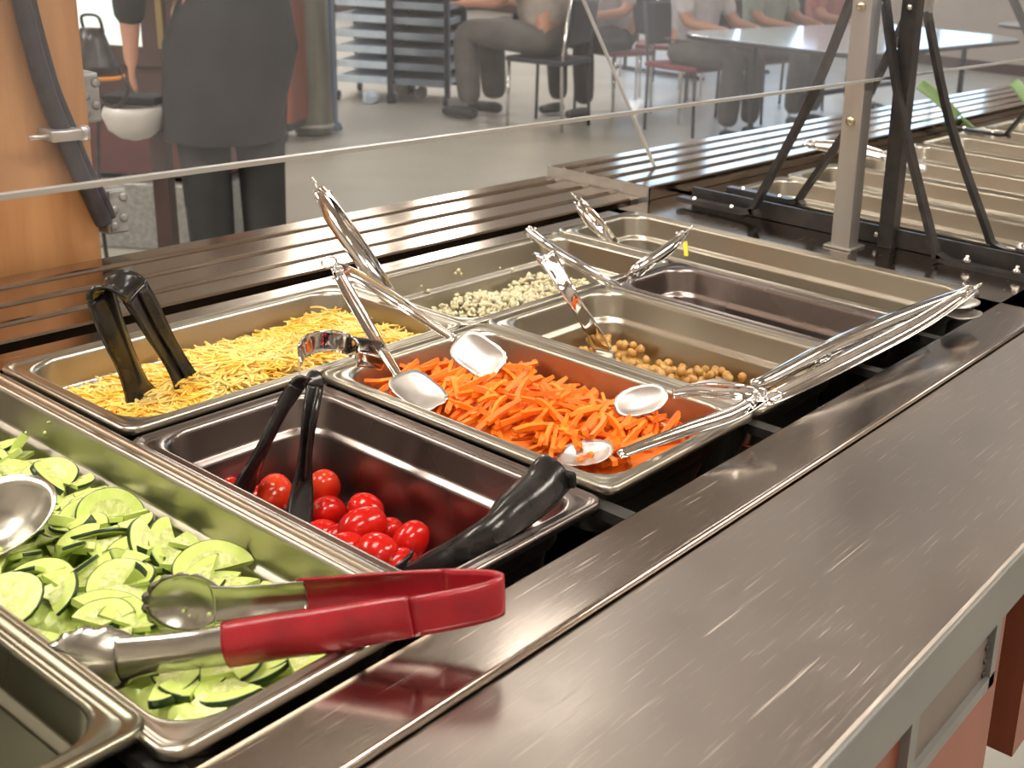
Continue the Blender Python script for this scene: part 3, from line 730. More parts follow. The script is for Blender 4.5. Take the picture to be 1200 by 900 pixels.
# cheese pan: tall tongs behind
chrome_tongs('tall chrome tongs standing in the back left corner of the white crumbled cheese pan', P(374, 222, .995),
             [[P(395, 250, .975), P(425, 292, .945), P(452, 335, .912), P(462, 350, .892), P(475, 368, .872)],
              [P(385, 250, .978), P(415, 294, .947), P(445, 338, .912), P(456, 352, .892), P(466, 372, .872)]], w=.014, padL=.034, padW=.022, sides=[(-.6, -.5, .3), (.6, .5, -.3)])
chrome_tongs('chrome tongs leaning out of the dark pan over the crumbled cheese', P(617, 268, .955),
             [[P(650, 290, .940), P(700, 320, .915), P(735, 340, .892), P(745, 352, .86)],
              [P(646, 293, .935), P(695, 324, .910), P(730, 344, .887), P(742, 356, .858)]], w=.011, padL=.034, padW=.022, ring=False, sides=[(0, .6, -.5), (0, -.6, .5)])
chrome_tongs('chrome tongs standing at the back left corner of the far long pan', P(678, 236, .94),
             [[P(690, 250, .93), P(707, 268, .915), P(722, 286, .895), P(735, 300, .87)],
              [P(684, 250, .93), P(700, 268, .915), P(716, 287, .895), P(728, 302, .87)]], w=.013, padL=.034, padW=.022, sides=[(-.6, -.5, .3), (.6, .5, -.3)])
chrome_tongs('dark chrome tongs leaning from the narrow empty pan toward the far pan', P(803, 273, .93),
             [[P(780, 290, .922), P(750, 310, .912), P(733, 325, .897), P(722, 338, .875)],
              [P(784, 294, .916), P(755, 315, .906), P(738, 330, .892), P(728, 342, .872)]], w=.012, padL=.034, padW=.022, sides=[(.3, .3, -.6), (-.3, -.3, .6)])
# yellow tab
tag(obj('yellow_tag', join(bar(P(803, 283, .90), P(804, 300, .893), .005, .0008)), M['yellow'], None, False), 'small yellow tag hanging under the dark chrome tongs at the far pan', 'tag')
# flat steel spoon in chickpeas
sp = thing('serving_spoon', 'flat handled chrome spoon standing in the chickpeas', 'spoon', P(718, 430, .858))
pts = spline([P(633, 302, .956), P(638, 300, .959), P(648, 312, .951), P(665, 340, .933), P(690, 380, .90), P(706, 410, .873), P(716, 430, .858)], 5)
obj('handle', strip(pts, Vector((.56, -.82, 0)), lerpl([.019, .02, .018, .015, .013, .016, .017, .015], len(pts)), .0012, .001, Vector((-.5, -.5, .5))), M['chrome'], sp)
obj('bowl', paddle(P(724, 446, .842), P(724, 446, .842) - P(716, 430, .858), Vector((-.4, -.4, 1)), .042, .03, .006, 0), M['chrome'], sp)
# steel scoop at the left of the cucumbers
sp = thing('serving_scoop', 'wide steel scoop half buried in the cucumbers at the left edge', 'scoop', P(12, 612, .885))
c0 = P(8, 620, .893)
obj('bowl', paddle(c0, Vector((.55, -.75, .25)), Vector((-.7, .1, .75)), .078, .06, .014, 0, thick=.0012), M['satin'], sp)
obj('handle', strip(spline([c0 + Vector((-.02, .04, -.0)), c0 + Vector((-.03, .07, .02)), c0 + Vector((-.05, .12, .045)), c0 + Vector((-.07, .18, .065))], 5), Vector((.8, .5, 0)), .016, .0015, .002, Vector((0, 0, -1))), M['satin'], sp)
# chrome bend of tongs on the cheese pan front right corner
t = thing('serving_tongs', 'polished steel tongs whose round bend lies on the front corner of the cheese pan', 'tongs', P(390, 420, .905), 'chrome salad tongs')
bend = [P(*q) for q in [(352, 432, .908), (351, 418, .915), (360, 405, .92), (382, 399, .922), (404, 402, .922), (417, 411, .918), (420, 424, .911)]]
bp = spline(bend, 5)
obj('bend', strip(bp, Vector((0, 0, 1)), .019, .0012, .0008, Vector((0, 0, 1))), M['chrome'], t)
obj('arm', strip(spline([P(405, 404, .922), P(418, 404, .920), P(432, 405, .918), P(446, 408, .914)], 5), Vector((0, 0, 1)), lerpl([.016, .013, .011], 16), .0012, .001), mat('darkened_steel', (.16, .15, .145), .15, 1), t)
obj('arm', strip(spline([P(418, 420, .911), P(428, 422, .910), P(438, 424, .908), P(450, 428, .904)], 5), Vector((0, 0, 1)), lerpl([.014, .012, .010], 16), .0012, .001), M['chrome'], t)

# black plastic tongs
def black_tongs(label, top, arm1, arm2, w, side, wt=None, spat=(.022, .030), spl=3):
    """arm lists run from the bend down to the tip; last segment flares to a spatula"""
    t = thing('plastic_tongs', label, 'tongs', top[len(top) // 2], 'black plastic tongs')
    side = Vector(side)
    tp = sum(top, Vector()) / len(top); A_, B_ = arm1[0], arm2[0]; e1 = (arm1[0] - arm1[1]).normalized(); e2 = (arm2[0] - arm2[1]).normalized(); hh = ((tp - (A_ + B_) / 2).length) * 1.45
    bp = [A_ * (1 - q) ** 3 + (A_ + e1 * hh) * (3 * q * (1 - q) ** 2) + (B_ + e2 * hh) * (3 * q * q * (1 - q)) + B_ * q ** 3 for q in [k / 20 for k in range(21)]]
    obj('bend', strip(bp, side, w, .0032, 0), M['black'], t)
    for a in (arm1, arm2):
        pts = spline(a, 6); n = len(pts)
        ws = lerpl([w, w * .95, w * .85, w * .75, w * .8, spat[0], spat[1], spat[1] * .9], n)
        c = ((arm2[-1] if a is arm1 else arm1[-1]) - a[-1])
        ar = obj('arm', strip(pts, side, ws, .0034, lerpl([0, .003, .003, .003, .002, 0], n), -c), M['black'], t)
        # stiffening rib down the middle
        q = pts[:int(n * .72)]; nrm = -c.normalized() * .0022
        obj('rib', tube([p + nrm for p in q], .0016, 6), M['black'], ar)
    return t
s_ = Vector((.80, .30, .1))
black_tongs('matte black plastic tongs standing in the shredded cheese',
            [P(118, 338, .985), P(128, 325, .992), P(146, 323, .990), P(156, 334, .984)],
            [P(116, 345, .981), P(135, 390, .946), P(152, 430, .912), P(163, 460, .888), P(174, 492, .862)],
            [P(160, 342, .978), P(180, 382, .945), P(202, 420, .912), P(218, 448, .890), P(236, 480, .864)], .026, s_, spat=(.024, .036))
s_ = Vector((.93, -.1, .1))
black_tongs('glossy slim black tongs standing in the tomatoes',
            [P(349, 445, .935), P(355, 436, .940), P(365, 437, .940), P(370, 446, .935)],
            [P(346, 452, .930), P(330, 483, .912), P(312, 520, .888), P(294, 555, .862), P(277, 588, .838)],
            [P(370, 452, .930), P(362, 490, .910), P(357, 530, .884), P(354, 570, .858), P(350, 622, .832)], .0125, s_, spat=(.014, .019))
# big black scoop on tomato front rim
sp = thing('plastic_scoop', 'thick black plastic scoop handle lying over the front rim of the tomato pan', 'scoop', P(560, 640, .88))
pts = spline([P(656, 549, .918), P(640, 562, .916), P(612, 584, .910), P(580, 610, .902), P(545, 632, .890), P(510, 652, .872), P(478, 668, .852)], 6)
n = len(pts)
obj('handle', strip(pts, Vector((.62, .42, .35)), lerpl([.030, .031, .030, .027, .025, .022, .012], n), .004, lerpl([.006, .009, .010, .010, .008, .004], n), Vector((.5, -.4, -.8)), 10), M['black'], sp)
dd = (pts[0] - pts[3]).normalized()
obj('end_cap', bar(pts[0] - dd * .004 + Vector((0, 0, -.005)), pts[0] + dd * .0015 + Vector((0, 0, -.005)), .028, .013, bev=.003), M['black'], sp, False)
obj('bowl', paddle(P(462, 674, .838), pts[-1] - pts[-5], Vector((-.2, 0, 1)), .05, .034, .008, 0, thick=.002), M['black'], sp)

# red handled tongs
t = thing('red_handled_tongs', 'steel tongs with red vinyl grips lying across the cucumber pan front rim', 'tongs', P(545, 700, .905))
upv = Vector((.10, .14, 1)).normalized()
near = [P(*q) for q in [(482, 722, .920), (440, 730, .917), (380, 741, .912), (320, 750, .908), (262, 760, .904)]]
far = [P(*q) for q in [(520, 690, .922), (480, 690, .920), (440, 691, .918), (395, 694, .914), (355, 697, .910)]]
d1_ = (near[0] - near[2]).normalized(); d2_ = (far[0] - far[2]).normalized(); A_, B_ = near[0], far[0]
c1_ = A_ + d1_ * .052 - Vector((0, 0, .002)); c2_ = B_ + d2_ * .050
bp = [A_ * (1 - q) ** 3 + c1_ * (3 * q * (1 - q) ** 2) + c2_ * (3 * q * q * (1 - q)) + B_ * q ** 3 for q in [k / 30 for k in range(31)]]
bc_ = sum(bp, Vector()) / len(bp)
obj('bend', strip(bp, upv, .0215, .0024, .0006, [bc_ - q for q in bp]), M['red'], t, label='red coated round bend')
n = 25
npts = spline(near, 6); fpts = spline(far, 6)
cenv = (sum(far, Vector()) - sum(near, Vector())).normalized()
obj('near_grip', strip(npts, upv, lerpl([.022, .0235, .0245, .0245, .0245], len(npts)), .0034, lerpl([.001, .004, .005, .006, .006], len(npts)), cenv, 10), M['red'], t, label='thick red vinyl grip')
obj('far_grip', strip(fpts, upv, lerpl([.0215, .021, .020, .020, .021], len(fpts)), .0030, lerpl([.001, .003, .004, .005, .005], len(fpts)), -cenv, 10), M['red'], t, label='red vinyl grip seen from inside')
na = spline([P(268, 759, .9045), P(230, 765, .901), P(180, 771, .899), P(135, 777, .897)], 6)
a_ = obj('near_arm', strip(na, upv, lerpl([.0215, .021, .021, .023], len(na)), .0012, lerpl([.005, .005, .005, .004], len(na)), cenv, 10), M['satin'], t, label='bare steel arm')
pc = P(103, 780, .895)
obj('paddle', paddle(pc, na[0] * 0 + (pc - P(180, 772, .897)), cenv - Vector((0, 0, .35)), .050, .036, .007, .10, 15), M['satin'], a_)
fa = spline([P(360, 697, .9105), P(325, 700, .909), P(285, 704, .908), P(250, 707, .906)], 6)
a_ = obj('far_arm', strip(fa, upv, lerpl([.0185, .0185, .019, .022], len(fa)), .0012, lerpl([.004, .004, .004, .003], len(fa)), -cenv, 10), M['satin'], t, label='bare steel arm')
pc = P(222, 702, .904)
obj('paddle', paddle(pc, pc - P(285, 704, .903), -cenv + Vector((0, 0, .3)), .044, .034, .007, .09, 15), M['satin'], a_)
drops = [ball(P(*q), U(.0008, .0016), 1, 1, 1.3, 1) for q in [(202, 712, .899), (215, 716, .899), (240, 705, .901), (245, 720, .9), (222, 722, .898), (213, 700, .901)]]
tag(obj('cucumber_bits', join(*drops), M['cukeseed'], None, True), 'wet cucumber seeds stuck on the far tong paddle', 'cucumber', kind='stuff')

# =================================================================== SNEEZE GUARD AND BRACKETS
sg = thing('sneeze_guard', 'aluminium post standing between the two wells carrying a clear acrylic sheet', 'sneeze guard', (1.29, .68, Zc))
obj('post', box(1.279, 1.305, .662, .689, Zc, 2.15, .0015), M['alu'], sg, False, label='square aluminium post')
obj('foot_plate', box(1.272, 1.312, .655, .696, Zc, Zc + .003, .001), M['alu'], sg, False)
for z in (1.058, 1.198):
    obj('bolt', lathe((1.279, .676, z), [(.0065, 0), (.006, .003), (.003, .0055), (.001, .006)], 14, (-1, 0, 0)), mat('brass_bolt', (.6, .5, .33), .25, 1) if z < 1.1 else bpy.data.materials['brass_bolt'], sg, label='brass bolt head')
GL = obj('acrylic_sheet', box(-1.2, 3.55, .652, .657, 1.1125, 1.95), M['glass'], sg, False, label='long clear acrylic sheet')
obj('sheet_edge', box(-1.2, 3.55, .6518, .6572, 1.1095, 1.1125), M['gedge'], sg, False, label='pale polished bottom edge')
obj('far_post', box(-1.15, -1.12, .662, .689, Zc, 2.15), M['alu'], sg, False)
obj('far_post', box(3.45, 3.48, .662, .689, Zc, 2.15), M['alu'], sg, False)
bpst = thing('black_post', 'slim black square post standing just right of the aluminium post', 'post', (1.335, .634, Zc))
obj('shaft', box(1.325, 1.346, .624, .645, Zc, 2.15, .001), M['iron'], bpst, False)
obj('bolt', lathe((1.325, .634, 1.20), [(.0045, 0), (.004, .002), (.001, .004)], 12, (-1, 0, 0)), M['chrome'], bpst)
# second sheet on the customer side, sloping
g2 = thing('sneeze_guard', 'sloping clear acrylic sheet on the customer side of the far well', 'sneeze guard', (1.425, 1.0, .9))
def slab(a, b, c, d, n, t_):
    n = Vector(n).normalized() * t_ / 2; q = [Vector(p) for p in (a, b, c, d)]
    V = [p - n for p in q] + [p + n for p in q]
    return V, [(0, 1, 2, 3), (7, 6, 5, 4), (0, 4, 5, 1), (1, 5, 6, 2), (2, 6, 7, 3), (3, 7, 4, 0)]
e = Vector((0, .16634, .25776)).normalized()
a = Vector((1.4255, 1.0912, .912)); L2 = .72
obj('acrylic_sheet', slab(a, a + Vector((2.1, 0, 0)), a + Vector((2.1, 0, 0)) + e * L2, a + e * L2, (0, -e.z, e.y), .005), M['glass2'], g2, False)
obj('sheet_edge', bar(a - Vector((.0012, 0, 0)), a - Vector((.0012, 0, 0)) + e * L2, .0024, .0055, (0, -e.z, e.y)), M['gedge'], g2, False, label='bright polished side edge')
obj('stanchion', bar(a + Vector((1.9, .02, 0)), a + Vector((1.9, .02, 0)) + e * L2, .02, .02), M['iron'], g2, False)
# black A brackets
def bracket(x, yl, yr, ya, za, label, n=3, plate=False):
    t = thing('guard_bracket', label, 'bracket', (x, ya, Zc), 'black sneeze guard brackets')
    wv = .016; th = .007
    for (y, s) in ((yl, 1), (yr, -1)):
        z0 = Zc + .006
        path = spline([Vector((x, ya + s * .012, za)), Vector((x, ya + (y - ya) * .45, za + (z0 - za) * .47)), Vector((x, y - s * .006, z0 + .022)), Vector((x, y + s * .004, z0 + .005)), Vector((x, y + s * .022, z0))], 6)
        path += [Vector((x, y + s * .13, z0))]
        lg = obj('leg', strip(path, Vector((1, 0, 0)), wv, th, 0), M['iron'], t, False, label='bent flat iron leg')
        for q in (.04, .105):
            obj('bolt', lathe((x, y + s * q, z0 + .001), [(.006, 0), (.006, .004), (.003, .006), (.0028, .009), (.0005, .0095)], 10), M['chrome'], lg)
    ym = ya
    obj('head', bar((x, ym, za - .002), (x, ym, za + .26), .03, .008, (1, 0, 0)), M['alu' if plate else 'iron'], t, False)
    return t
bracket(1.318, .832, .556, .683, 1.245, 'front black iron bracket astride the deck between the wells')
bracket(1.432, .824, .530, .668, 1.192, 'second black iron bracket with pale head plate at the edge of the far well', plate=True)
bracket(2.35, .86, .52, .68, 1.20, 'third black iron bracket farther along the far well')
# angle iron rails along Y
def rail(x, y0, y1, label, zt=.025):
    t = thing('angle_rail', label, 'rail', (x, (y0 + y1) / 2, Zc))
    obj('upright_flange', box(x + .012, x + .016, y0, y1, Zc + .001, Zc + zt), M['iron'], t, False)
    obj('foot_flange', box(x + .016, x + .042, y0, y1, Zc + .001, Zc + .005), M['iron'], t, False)
    for y in (y0 + .07, (y0 + y1) / 2 + .01, y1 - .26):
        obj('screw', lathe((x + .012, y, Zc + zt * .5), [(.004, 0), (.0035, .0015), (.001, .0025)], 10, (-1, 0, 0)), M['chrome'], t)
rail(1.325, .33, .955, 'black angle iron rail bolted across the deck under the front bracket')
# utensil and green handles in the far well
chrome_tongs('steel tongs lying over the back of the pans in the far well', (1.62, .93, .955), [[(1.70, .90, .94), (1.78, .87, .92), (1.83, .85, .905)], [(1.70, .885, .945), (1.78, .85, .925), (1.83, .83, .908)]], w=.014, padL=.04, padW=.026, sides=[(0, .6, -.4), (0, -.6, .4)])
for (px, py, qx, qy, lab) in [(1078, 98, 1122, 138, 'leftmost of the two green plastic handles in the far well'), (1188, 96, 1215, 135, 'rightmost of the two green plastic handles, cut by the right edge')]:
    a, b = P(px, py, .985), P(qx, qy, .915)
    t = thing('green_spoon', lab, 'spoon', b)
    obj('handle', strip(spline([a, (a + b) / 2 + Vector((0, 0, .004)), b], 5), Vector((.5, -.8, .2)), .026, .005, .002, Vector((0, 0, -1))), M['green'], t)
    obj('bowl', paddle(b + (b - a).normalized() * .035, b - a, Vector((0, 0, 1)), .07, .045, .01, 0, thick=.002), M['green'], t)

# =================================================================== WOODEN POST, CABLE, BOXES
wp = thing('wooden_post', 'thick honey coloured wooden post at the far left beside the tray slide', 'post', (.54, 1.29, 0))
obj('shaft', box(.512, .625, 1.232, 1.38, 0, CEIL_Z, .004), M['wood'], wp, False)
obj('side_board', box(.3, .512, 1.245, 1.37, 0, CEIL_Z, .003), vary(mat('amber_wood', (.62, .30, .08), .5), (.5, .22, .055), 7, stretch=(6, 6, .7), detail=8), wp, False, label='lighter amber side board')
def onY(px, py, Y):
    d = ray(px, py); return CAM + d * (Y / d.y)
cb = [onY(*q, 1.22) for q in [(18, -40), (27, 10), (40, 60), (55, 110), (75, 158), (92, 200), (110, 235), (122, 262)]]
cbl = thing('power_cable', 'thick black cable running down the wooden post into the lower grey box', 'cable', cb[-1])
obj('sheath', tube(spline(cb, 8), .0085, 12), M['cable'], cbl)
obj('sheath', tube([p + Vector((.010, .004, .004)) for p in spline(cb, 8)], .0055, 10), M['cable'], cbl)
cl = onY(75, 158, 1.212)
obj('clamp', join(box(cl.x - .016, cl.x + .016, cl.y - .008, cl.y + .02, cl.z - .006, cl.z + .006, .002), lathe(cl + Vector((.019, -.002, 0)), [(.003, -.008), (.006, -.006), (.006, .006), (.003, .008)], 10), lathe(cl + Vector((-.022, 0, 0)), [(.0025, -.012), (.0025, .012)], 8, (1, 0, 0))), M['alu'], cbl, True, label='silver cable clamp')
def jbox(px0, py0, px1, py1, Y, dep, label):
    a = onY(px0, py0, Y); b = onY(px1, py1, Y)
    t = thing('junction_box', label, 'electrical box', ((a.x + b.x) / 2, Y, min(a.z, b.z)))
    x0, x1 = sorted((a.x, b.x)); z0, z1 = sorted((a.z, b.z))
    obj('housing', box(x0, x1, Y, Y + dep, z0, z1, .003), M['gbox'], t, False)
    obj('cover', box(x0 + .003, x1 - .003, Y - .003, Y, z0 + .003, z1 - .003, .001), M['gbox'], t, False)
    for sx, sz in ((.25, .2), (.75, .8), (.3, .55), (.7, .35)):
        obj('knockout', lathe((x0 + (x1 - x0) * sx, Y - .003, z0 + (z1 - z0) * sz), [(.005, 0), (.005, .0008), (.001, .001)], 10, (0, -1, 0)), M['gbox'], t)
jbox(122, 222, 153, 272, 1.235, .05, 'lower galvanised junction box where the black cable ends')
jbox(88, 86, 121, 143, 1.30, .05, 'upper galvanised junction box on the side of the wooden post')

# =================================================================== BACKGROUND
def at(px, py, dep):
    d = ray(px, py); return CAM + d * (dep / F_PX)
RT = Vector((.5657, -.8246, 0)); FW = Vector((.8246, .5657, 0))    # image right / away, on the floor
def obox(c, wr, wf, z0, z1, bev=0):
    """box centred on floor point c, wr wide across the view, wf deep"""
    v, f = box(-wr / 2, wr / 2, -wf / 2, wf / 2, z0, z1, bev)
    return [Vector((c.x, c.y, 0)) + RT * p.x + FW * p.y + Vector((0, 0, p.z)) for p in v], f
# drinks cabinet with lit display
c = at(160, 60, 4.4)
t = thing('display_cabinet', 'dark brown cabinet with a pale lit display behind the wooden post', 'cabinet', (c.x, c.y, 0))
obj('base', obox(c, .78, .5, .28, .56, .01), M['maroon'], t, False, label='maroon lower cabinet')
obj('plinth', obox(c + RT * .06, .70, .55, 0, .26, .01), M['gbox'], t, False, label='grey plinth')
obj('top', obox(c, .80, .5, .56, .69, .005), M['darkbrown'], t, False)
f0 = c - FW * .24
obj('frame', join(obox(f0 - RT * .04, .63, .05, .69, .757), obox(f0 + RT * .20, .09, .05, .757, 1.5), obox(f0 + RT * .262, .03, .05, .757, 1.5), obox(f0 - RT * .345, .04, .05, .757, 1.5), obox(f0 - RT * .04, .63, .05, 1.5, 1.58)), M['darkbrown'], t, False)
obj('brass_strip', obox(f0 - FW * .028 + RT * .226, .022, .01, .757, 1.5), mat('antique_brass', (.30, .23, .10), .4, .5), t, False)
obj('display', obox(f0 + FW * .01 - RT * .085, .49, .02, .757, 1.5), M['screen'], t, False, label='pale green lit pane')
c = at(157, 140, 3.6)
t = thing('half_round_basin', 'white half round basin on the maroon cabinet', 'basin', c + Vector((0, 0, -.03)))
v, f = lathe(c + Vector((0, 0, .045)), [(.01, -.11), (.045, -.10), (.075, -.075), (.090, -.03), (.092, 0), (.088, 0), (.085, -.03), (.01, -.09)], 28)
obj('bowl', (v, f), M['white'], t)
obj('mount', obox(c + FW * .14, .12, .16, c.z - .06, c.z + .02), M['darkbrown'], t, False)
obj('mount_post', obox(c + FW * .16, .05, .05, 0, c.z - .05), M['darkbrown'], t, False)
obj('lid', obox(c + FW * .02, .16, .1, c.z + .048, c.z + .075, .005), M['blackcloth'], t, False)
c = at(112, 88, 3.0)
t = thing('heat_lamp_shade', 'black cone shade with an orange rim beside the upper grey box', 'lamp', c)
obj('shade', lathe(c, [(.066, 0), (.055, .03), (.035, .09), (.026, .12), (.01, .122)], 28), M['iron'], t)
obj('rim', lathe(c + Vector((0, 0, -.008)), [(.062, 0), (.069, .002), (.069, .010), (.06, .012)], 28), M['orange'], t, label='orange rim')
obj('handle', tube(spline([c + RT * -.02 + Vector((0, 0, .12)), c + RT * -.02 + Vector((0, 0, .15)), c + RT * .02 + Vector((0, 0, .15)), c + RT * .03 + Vector((0, 0, .11))], 6), .004, 8), M['iron'], t)
obj('cord', tube(spline([c + RT * .05 + Vector((0, 0, .02)), c + RT * .08 + Vector((0, 0, -.03)), c + RT * .05 + Vector((0, 0, -.08)), c + Vector((0, 0, -.10)), c + RT * -.02 + Vector((0, 0, -.4)), c + Vector((0, 0, .01 - c.z))], 6), .005, 8), M['iron'], t)
# red cabinet, silver panel, blue post
c = P(308, 168, 0) + FW * .2
t = thing('cherry_cabinet', 'cherry laminate cabinet on casters behind the dark clothed person', 'cabinet', (c.x, c.y, 0))
obj('body', obox(c, .34, .4, .12, 1.25, .005), M['laminate'], t, False)
obj('worktop', obox(c + RT * .05, .44, .44, .985, 1.02), M['white'], t, False)
obj('caster', lathe(Vector((c.x, c.y, .045)) - FW * .17, [(.02, -.02), (.045, -.015), (.045, .015), (.02, .02)], 16, RT), M['bluegrey'], t)
obj('caster', lathe(Vector((c.x, c.y, .045)) + FW * .12, [(.02, -.02), (.045, -.015), (.045, .015), (.02, .02)], 16, RT), M['bluegrey'], t)
obj('leg_frame', obox(c, .30, .35, .07, .12), M['rack'], t, False)
c = P(358, 162, 0) + FW * .14
t = thing('steel_bin', 'olive grey steel bin with rounded base right of the cherry cabinet', 'bin', (c.x, c.y, 0))
obj('drum', lathe((c.x, c.y, 0), [(.05, 0), (.10, .01), (.115, .05), (.105, .3), (.105, 1.2), (.09, 1.24)], 24), M['olive'], t)
obj('hoop', lathe((c.x, c.y, .05), [(.116, 0), (.119, .01), (.116, .02)], 24), M['alu'], t)
obj('hinge_rod', tube([(c.x - .1, c.y - .07, .3), (c.x - .1, c.y - .07, 1.2)], .012, 8), M['alu'], t)
c = P(388, 152, 0) + FW * .03
t = thing('blue_post', 'narrow blue grey post between the steel bin and the tray racks', 'post', (c.x, c.y, 0))
obj('shaft', obox(c, .05, .05, .05, 2.2), M['bluegrey'], t, False); obj('foot', lathe((c.x, c.y, 0), [(.06, 0), (.05, .03), (.03, .05)], 16), M['bluegrey'], t)
# tray racks
def rack(px, py, wd, n, label, mt):
    c = P(px, py, 0) + FW * .3
    t = thing('tray_rack', label, 'rack', (c.x, c.y, 0), 'tray racks')
    for s in (-1, 1):
        for q in (-1, 1):
            obj('upright', obox(c + RT * s * (wd / 2) + FW * q * .27, .035, .035, .06, 1.9), M['rack'], t, False)
            obj('caster', lathe(Vector((c.x, c.y, .035)) + RT * s * (wd / 2 - .02) + FW * q * .25, [(.01, -.015), (.035, -.012), (.035, .012), (.01, .015)], 12, RT), M['rack'], t)
    obj('back_sheet', obox(c + FW * .29, wd, .01, .08, 1.9), M['rack'], t, False)
    for k in range(n):
        z = .13 + k * .105
        obj('tray', obox(c, wd - .04, .52, z, z + .048, .004), mt, t, False)
rack(424, 120, .40, 17, 'left tray rack loaded with pale blue trays', M['tray'])
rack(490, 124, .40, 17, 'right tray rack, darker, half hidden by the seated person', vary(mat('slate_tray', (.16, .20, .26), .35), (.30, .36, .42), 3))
# scattered things on the floor below racks
for (px, py, s, mt, lab) in [(436, 122, .05, 'tray', 'pale blue box on the floor under the left tray rack'), (470, 112, .045, 'white', 'crumpled white paper on the floor below the right tray rack'), (493, 116, .045, 'white', 'second crumpled white paper beside the rack caster')]:
    c = P(px, py, 0)
    v, f = ball((c.x, c.y, s), s, 1.2, 1, 1, 2); v = [p + Vector((noise.noise(p * 25), noise.noise(p * 25 + Vector((5, 0, 0))), noise.noise(p * 25 + Vector((0, 9, 0))))) * s * .5 for p in v]
    tag(obj('floor_litter', (v, f), M[mt], None, False, origin=(c.x, c.y, 0)), lab, 'litter')

# ---- people
def skinmesh(name, verts, edges, rad, m, parent, sub=1):
    org = ORG[parent.name]
    me = bpy.data.meshes.new(name); me.from_pydata([tuple(Vector(v) - org) for v in verts], edges, []); me.materials.append(m)
    o = bpy.data.objects.new(name, me); C.objects.link(o); o.parent = parent; ORG[o.name] = org
    sk = o.modifiers.new('skin', 'SKIN'); sk.use_smooth_shade = True
    for i, r in enumerate(rad):
        me.skin_vertices[0].data[i].radius = r if isinstance(r, tuple) else (r, r)
    me.skin_vertices[0].data[0].use_root = True
    sb = o.modifiers.new('sub', 'SUBSURF'); sb.levels = sub; sb.render_levels = sub
    return o
def person(label, base, face, pose, shirt, trousers, hand_skin=True, sleeve='short', seat_z=.46, shoes='shoe', hip_off=0):
    """base floor point under the pelvis, face = heading angle"""
    base = Vector(base); base.z = 0
    t = thing('person', label, 'person', base)
    fw = Vector((math.cos(face), math.sin(face), 0)); lf = Vector((-math.sin(face), math.cos(face), 0)); up = Vector((0, 0, 1))
    def W(f, l, z): return base + fw * f + lf * l + up * z
    sit = pose == 'sit'; hz = seat_z + .09 if sit else .93
    lean = .06 if sit else 0
    pel = W(0, 0, hz); bel = W(lean * .3, 0, hz + .14); che = W(lean, 0, hz + .36); nk = W(lean + .01, 0, hz + .53); hd = W(lean + .035, 0, hz + .63); ht = W(lean + .03, 0, hz + .74)
    V = [pel, bel, che, nk, hd, ht]; E_ = [(0, 1), (1, 2), (2, 3), (3, 4), (4, 5)]; Rr = [(.15, .12), (.13, .11), (.16, .11), .055, .085, .075]
    V.append(hd + fw * .10 - up * .005); E_.append((4, 6)); Rr.append(.016)     # nose
    arms = []; legs = []
    for s in (1, -1):
        sh = W(lean, s * .19, hz + .44); el = W(lean + (.10 if sit else -.02), s * .26, hz + .18)
        wr = W(lean + (.30 if sit else (.24 if s < 0 else .0)), s * (.20 if sit else (.12 if s < 0 else .27)), hz + (.16 if sit else (.10 if s < 0 else -.06))); n = len(V)
        V += [sh, el, wr]; E_ += [(2, n), (n, n + 1), (n + 1, n + 2)]; Rr += [.06, .045, .028]; arms.append((sh, el, wr))
        hdv = (wr - el).normalized(); pm = wr + hdv * .06; V.append(pm); E_.append((n + 2, n + 3)); Rr.append((.036, .018))
        sdv = (fw if not sit else -lf * s)
        for q, (o_, L_) in enumerate([(-.026, .075), (-.009, .085), (.009, .08), (.026, .065)]):
            k1 = pm + hdv * .035 + sdv * o_; k2 = k1 + hdv * L_ * .5; k3 = k2 + hdv * L_ * .45 - lf * s * .012
            m_ = len(V); V += [k1, k2, k3]; E_ += [(n + 3, m_), (m_, m_ + 1), (m_ + 1, m_ + 2)]; Rr += [.010, .009, .007]
        th = wr + hdv * .03 + sdv * .038; m_ = len(V); V += [th, th + hdv * .045 + sdv * .012]; E_ += [(n + 3, m_), (m_, m_ + 1)]; Rr += [.012, .009]
        hp = W(.02, s * .095, hz - .02)
        if sit: kn = W(.45, s * .13, hz - .01); an = W(.42, s * .13, .09)
        else: kn = W(.02, s * .085, .50); an = W(-.03, s * .08, .09)
        m_ = len(V); V += [hp, kn, an]; E_ += [(0, m_), (m_, m_ + 1), (m_ + 1, m_ + 2)]; Rr += [.095, .062, .045]; legs.append((hp, kn, an))
    skinmesh('body', V, E_, Rr, M['skin'], t)
    # clothing, slightly larger shells over the same joints
    g = .018
    sv = [bel - up * .17, (bel + che) / 2 - up * .06, che + up * .02, nk - up * .035]; se = [(0, 1), (1, 2), (2, 3)]; sr = [(.182, .155), (.172, .145), (.185, .135), .075]
    for sh, el, wr in arms:
        n = len(sv); sv += [sh, sh + (el - sh) * .55]; se += [(2, n), (n, n + 1)]; sr += [.08, .066]
        if sleeve == 'long':
            sv += [el, el + (wr - el) * .9]; se += [(n + 1, n + 2), (n + 2, n + 3)]; sr += [.06, .045]
        else: sv += [el - (el - sh) * .12]; se += [(n + 1, n + 2)]; sr += [.062]
    skinmesh('shirt', sv, se, sr, M[shirt], t)
    tv = [pel + up * .05, pel]; te = [(0, 1)]; tr = [(.165, .14), (.17, .145)]
    for hp, kn, an in legs:
        n = len(tv); tv += [hp, (hp + kn) / 2, kn, (kn + an) / 2, an + up * .0]; te += [(1, n), (n, n + 1), (n + 1, n + 2), (n + 2, n + 3), (n + 3, n + 4)]; tr += [.115, .105, .085, .078, .07]
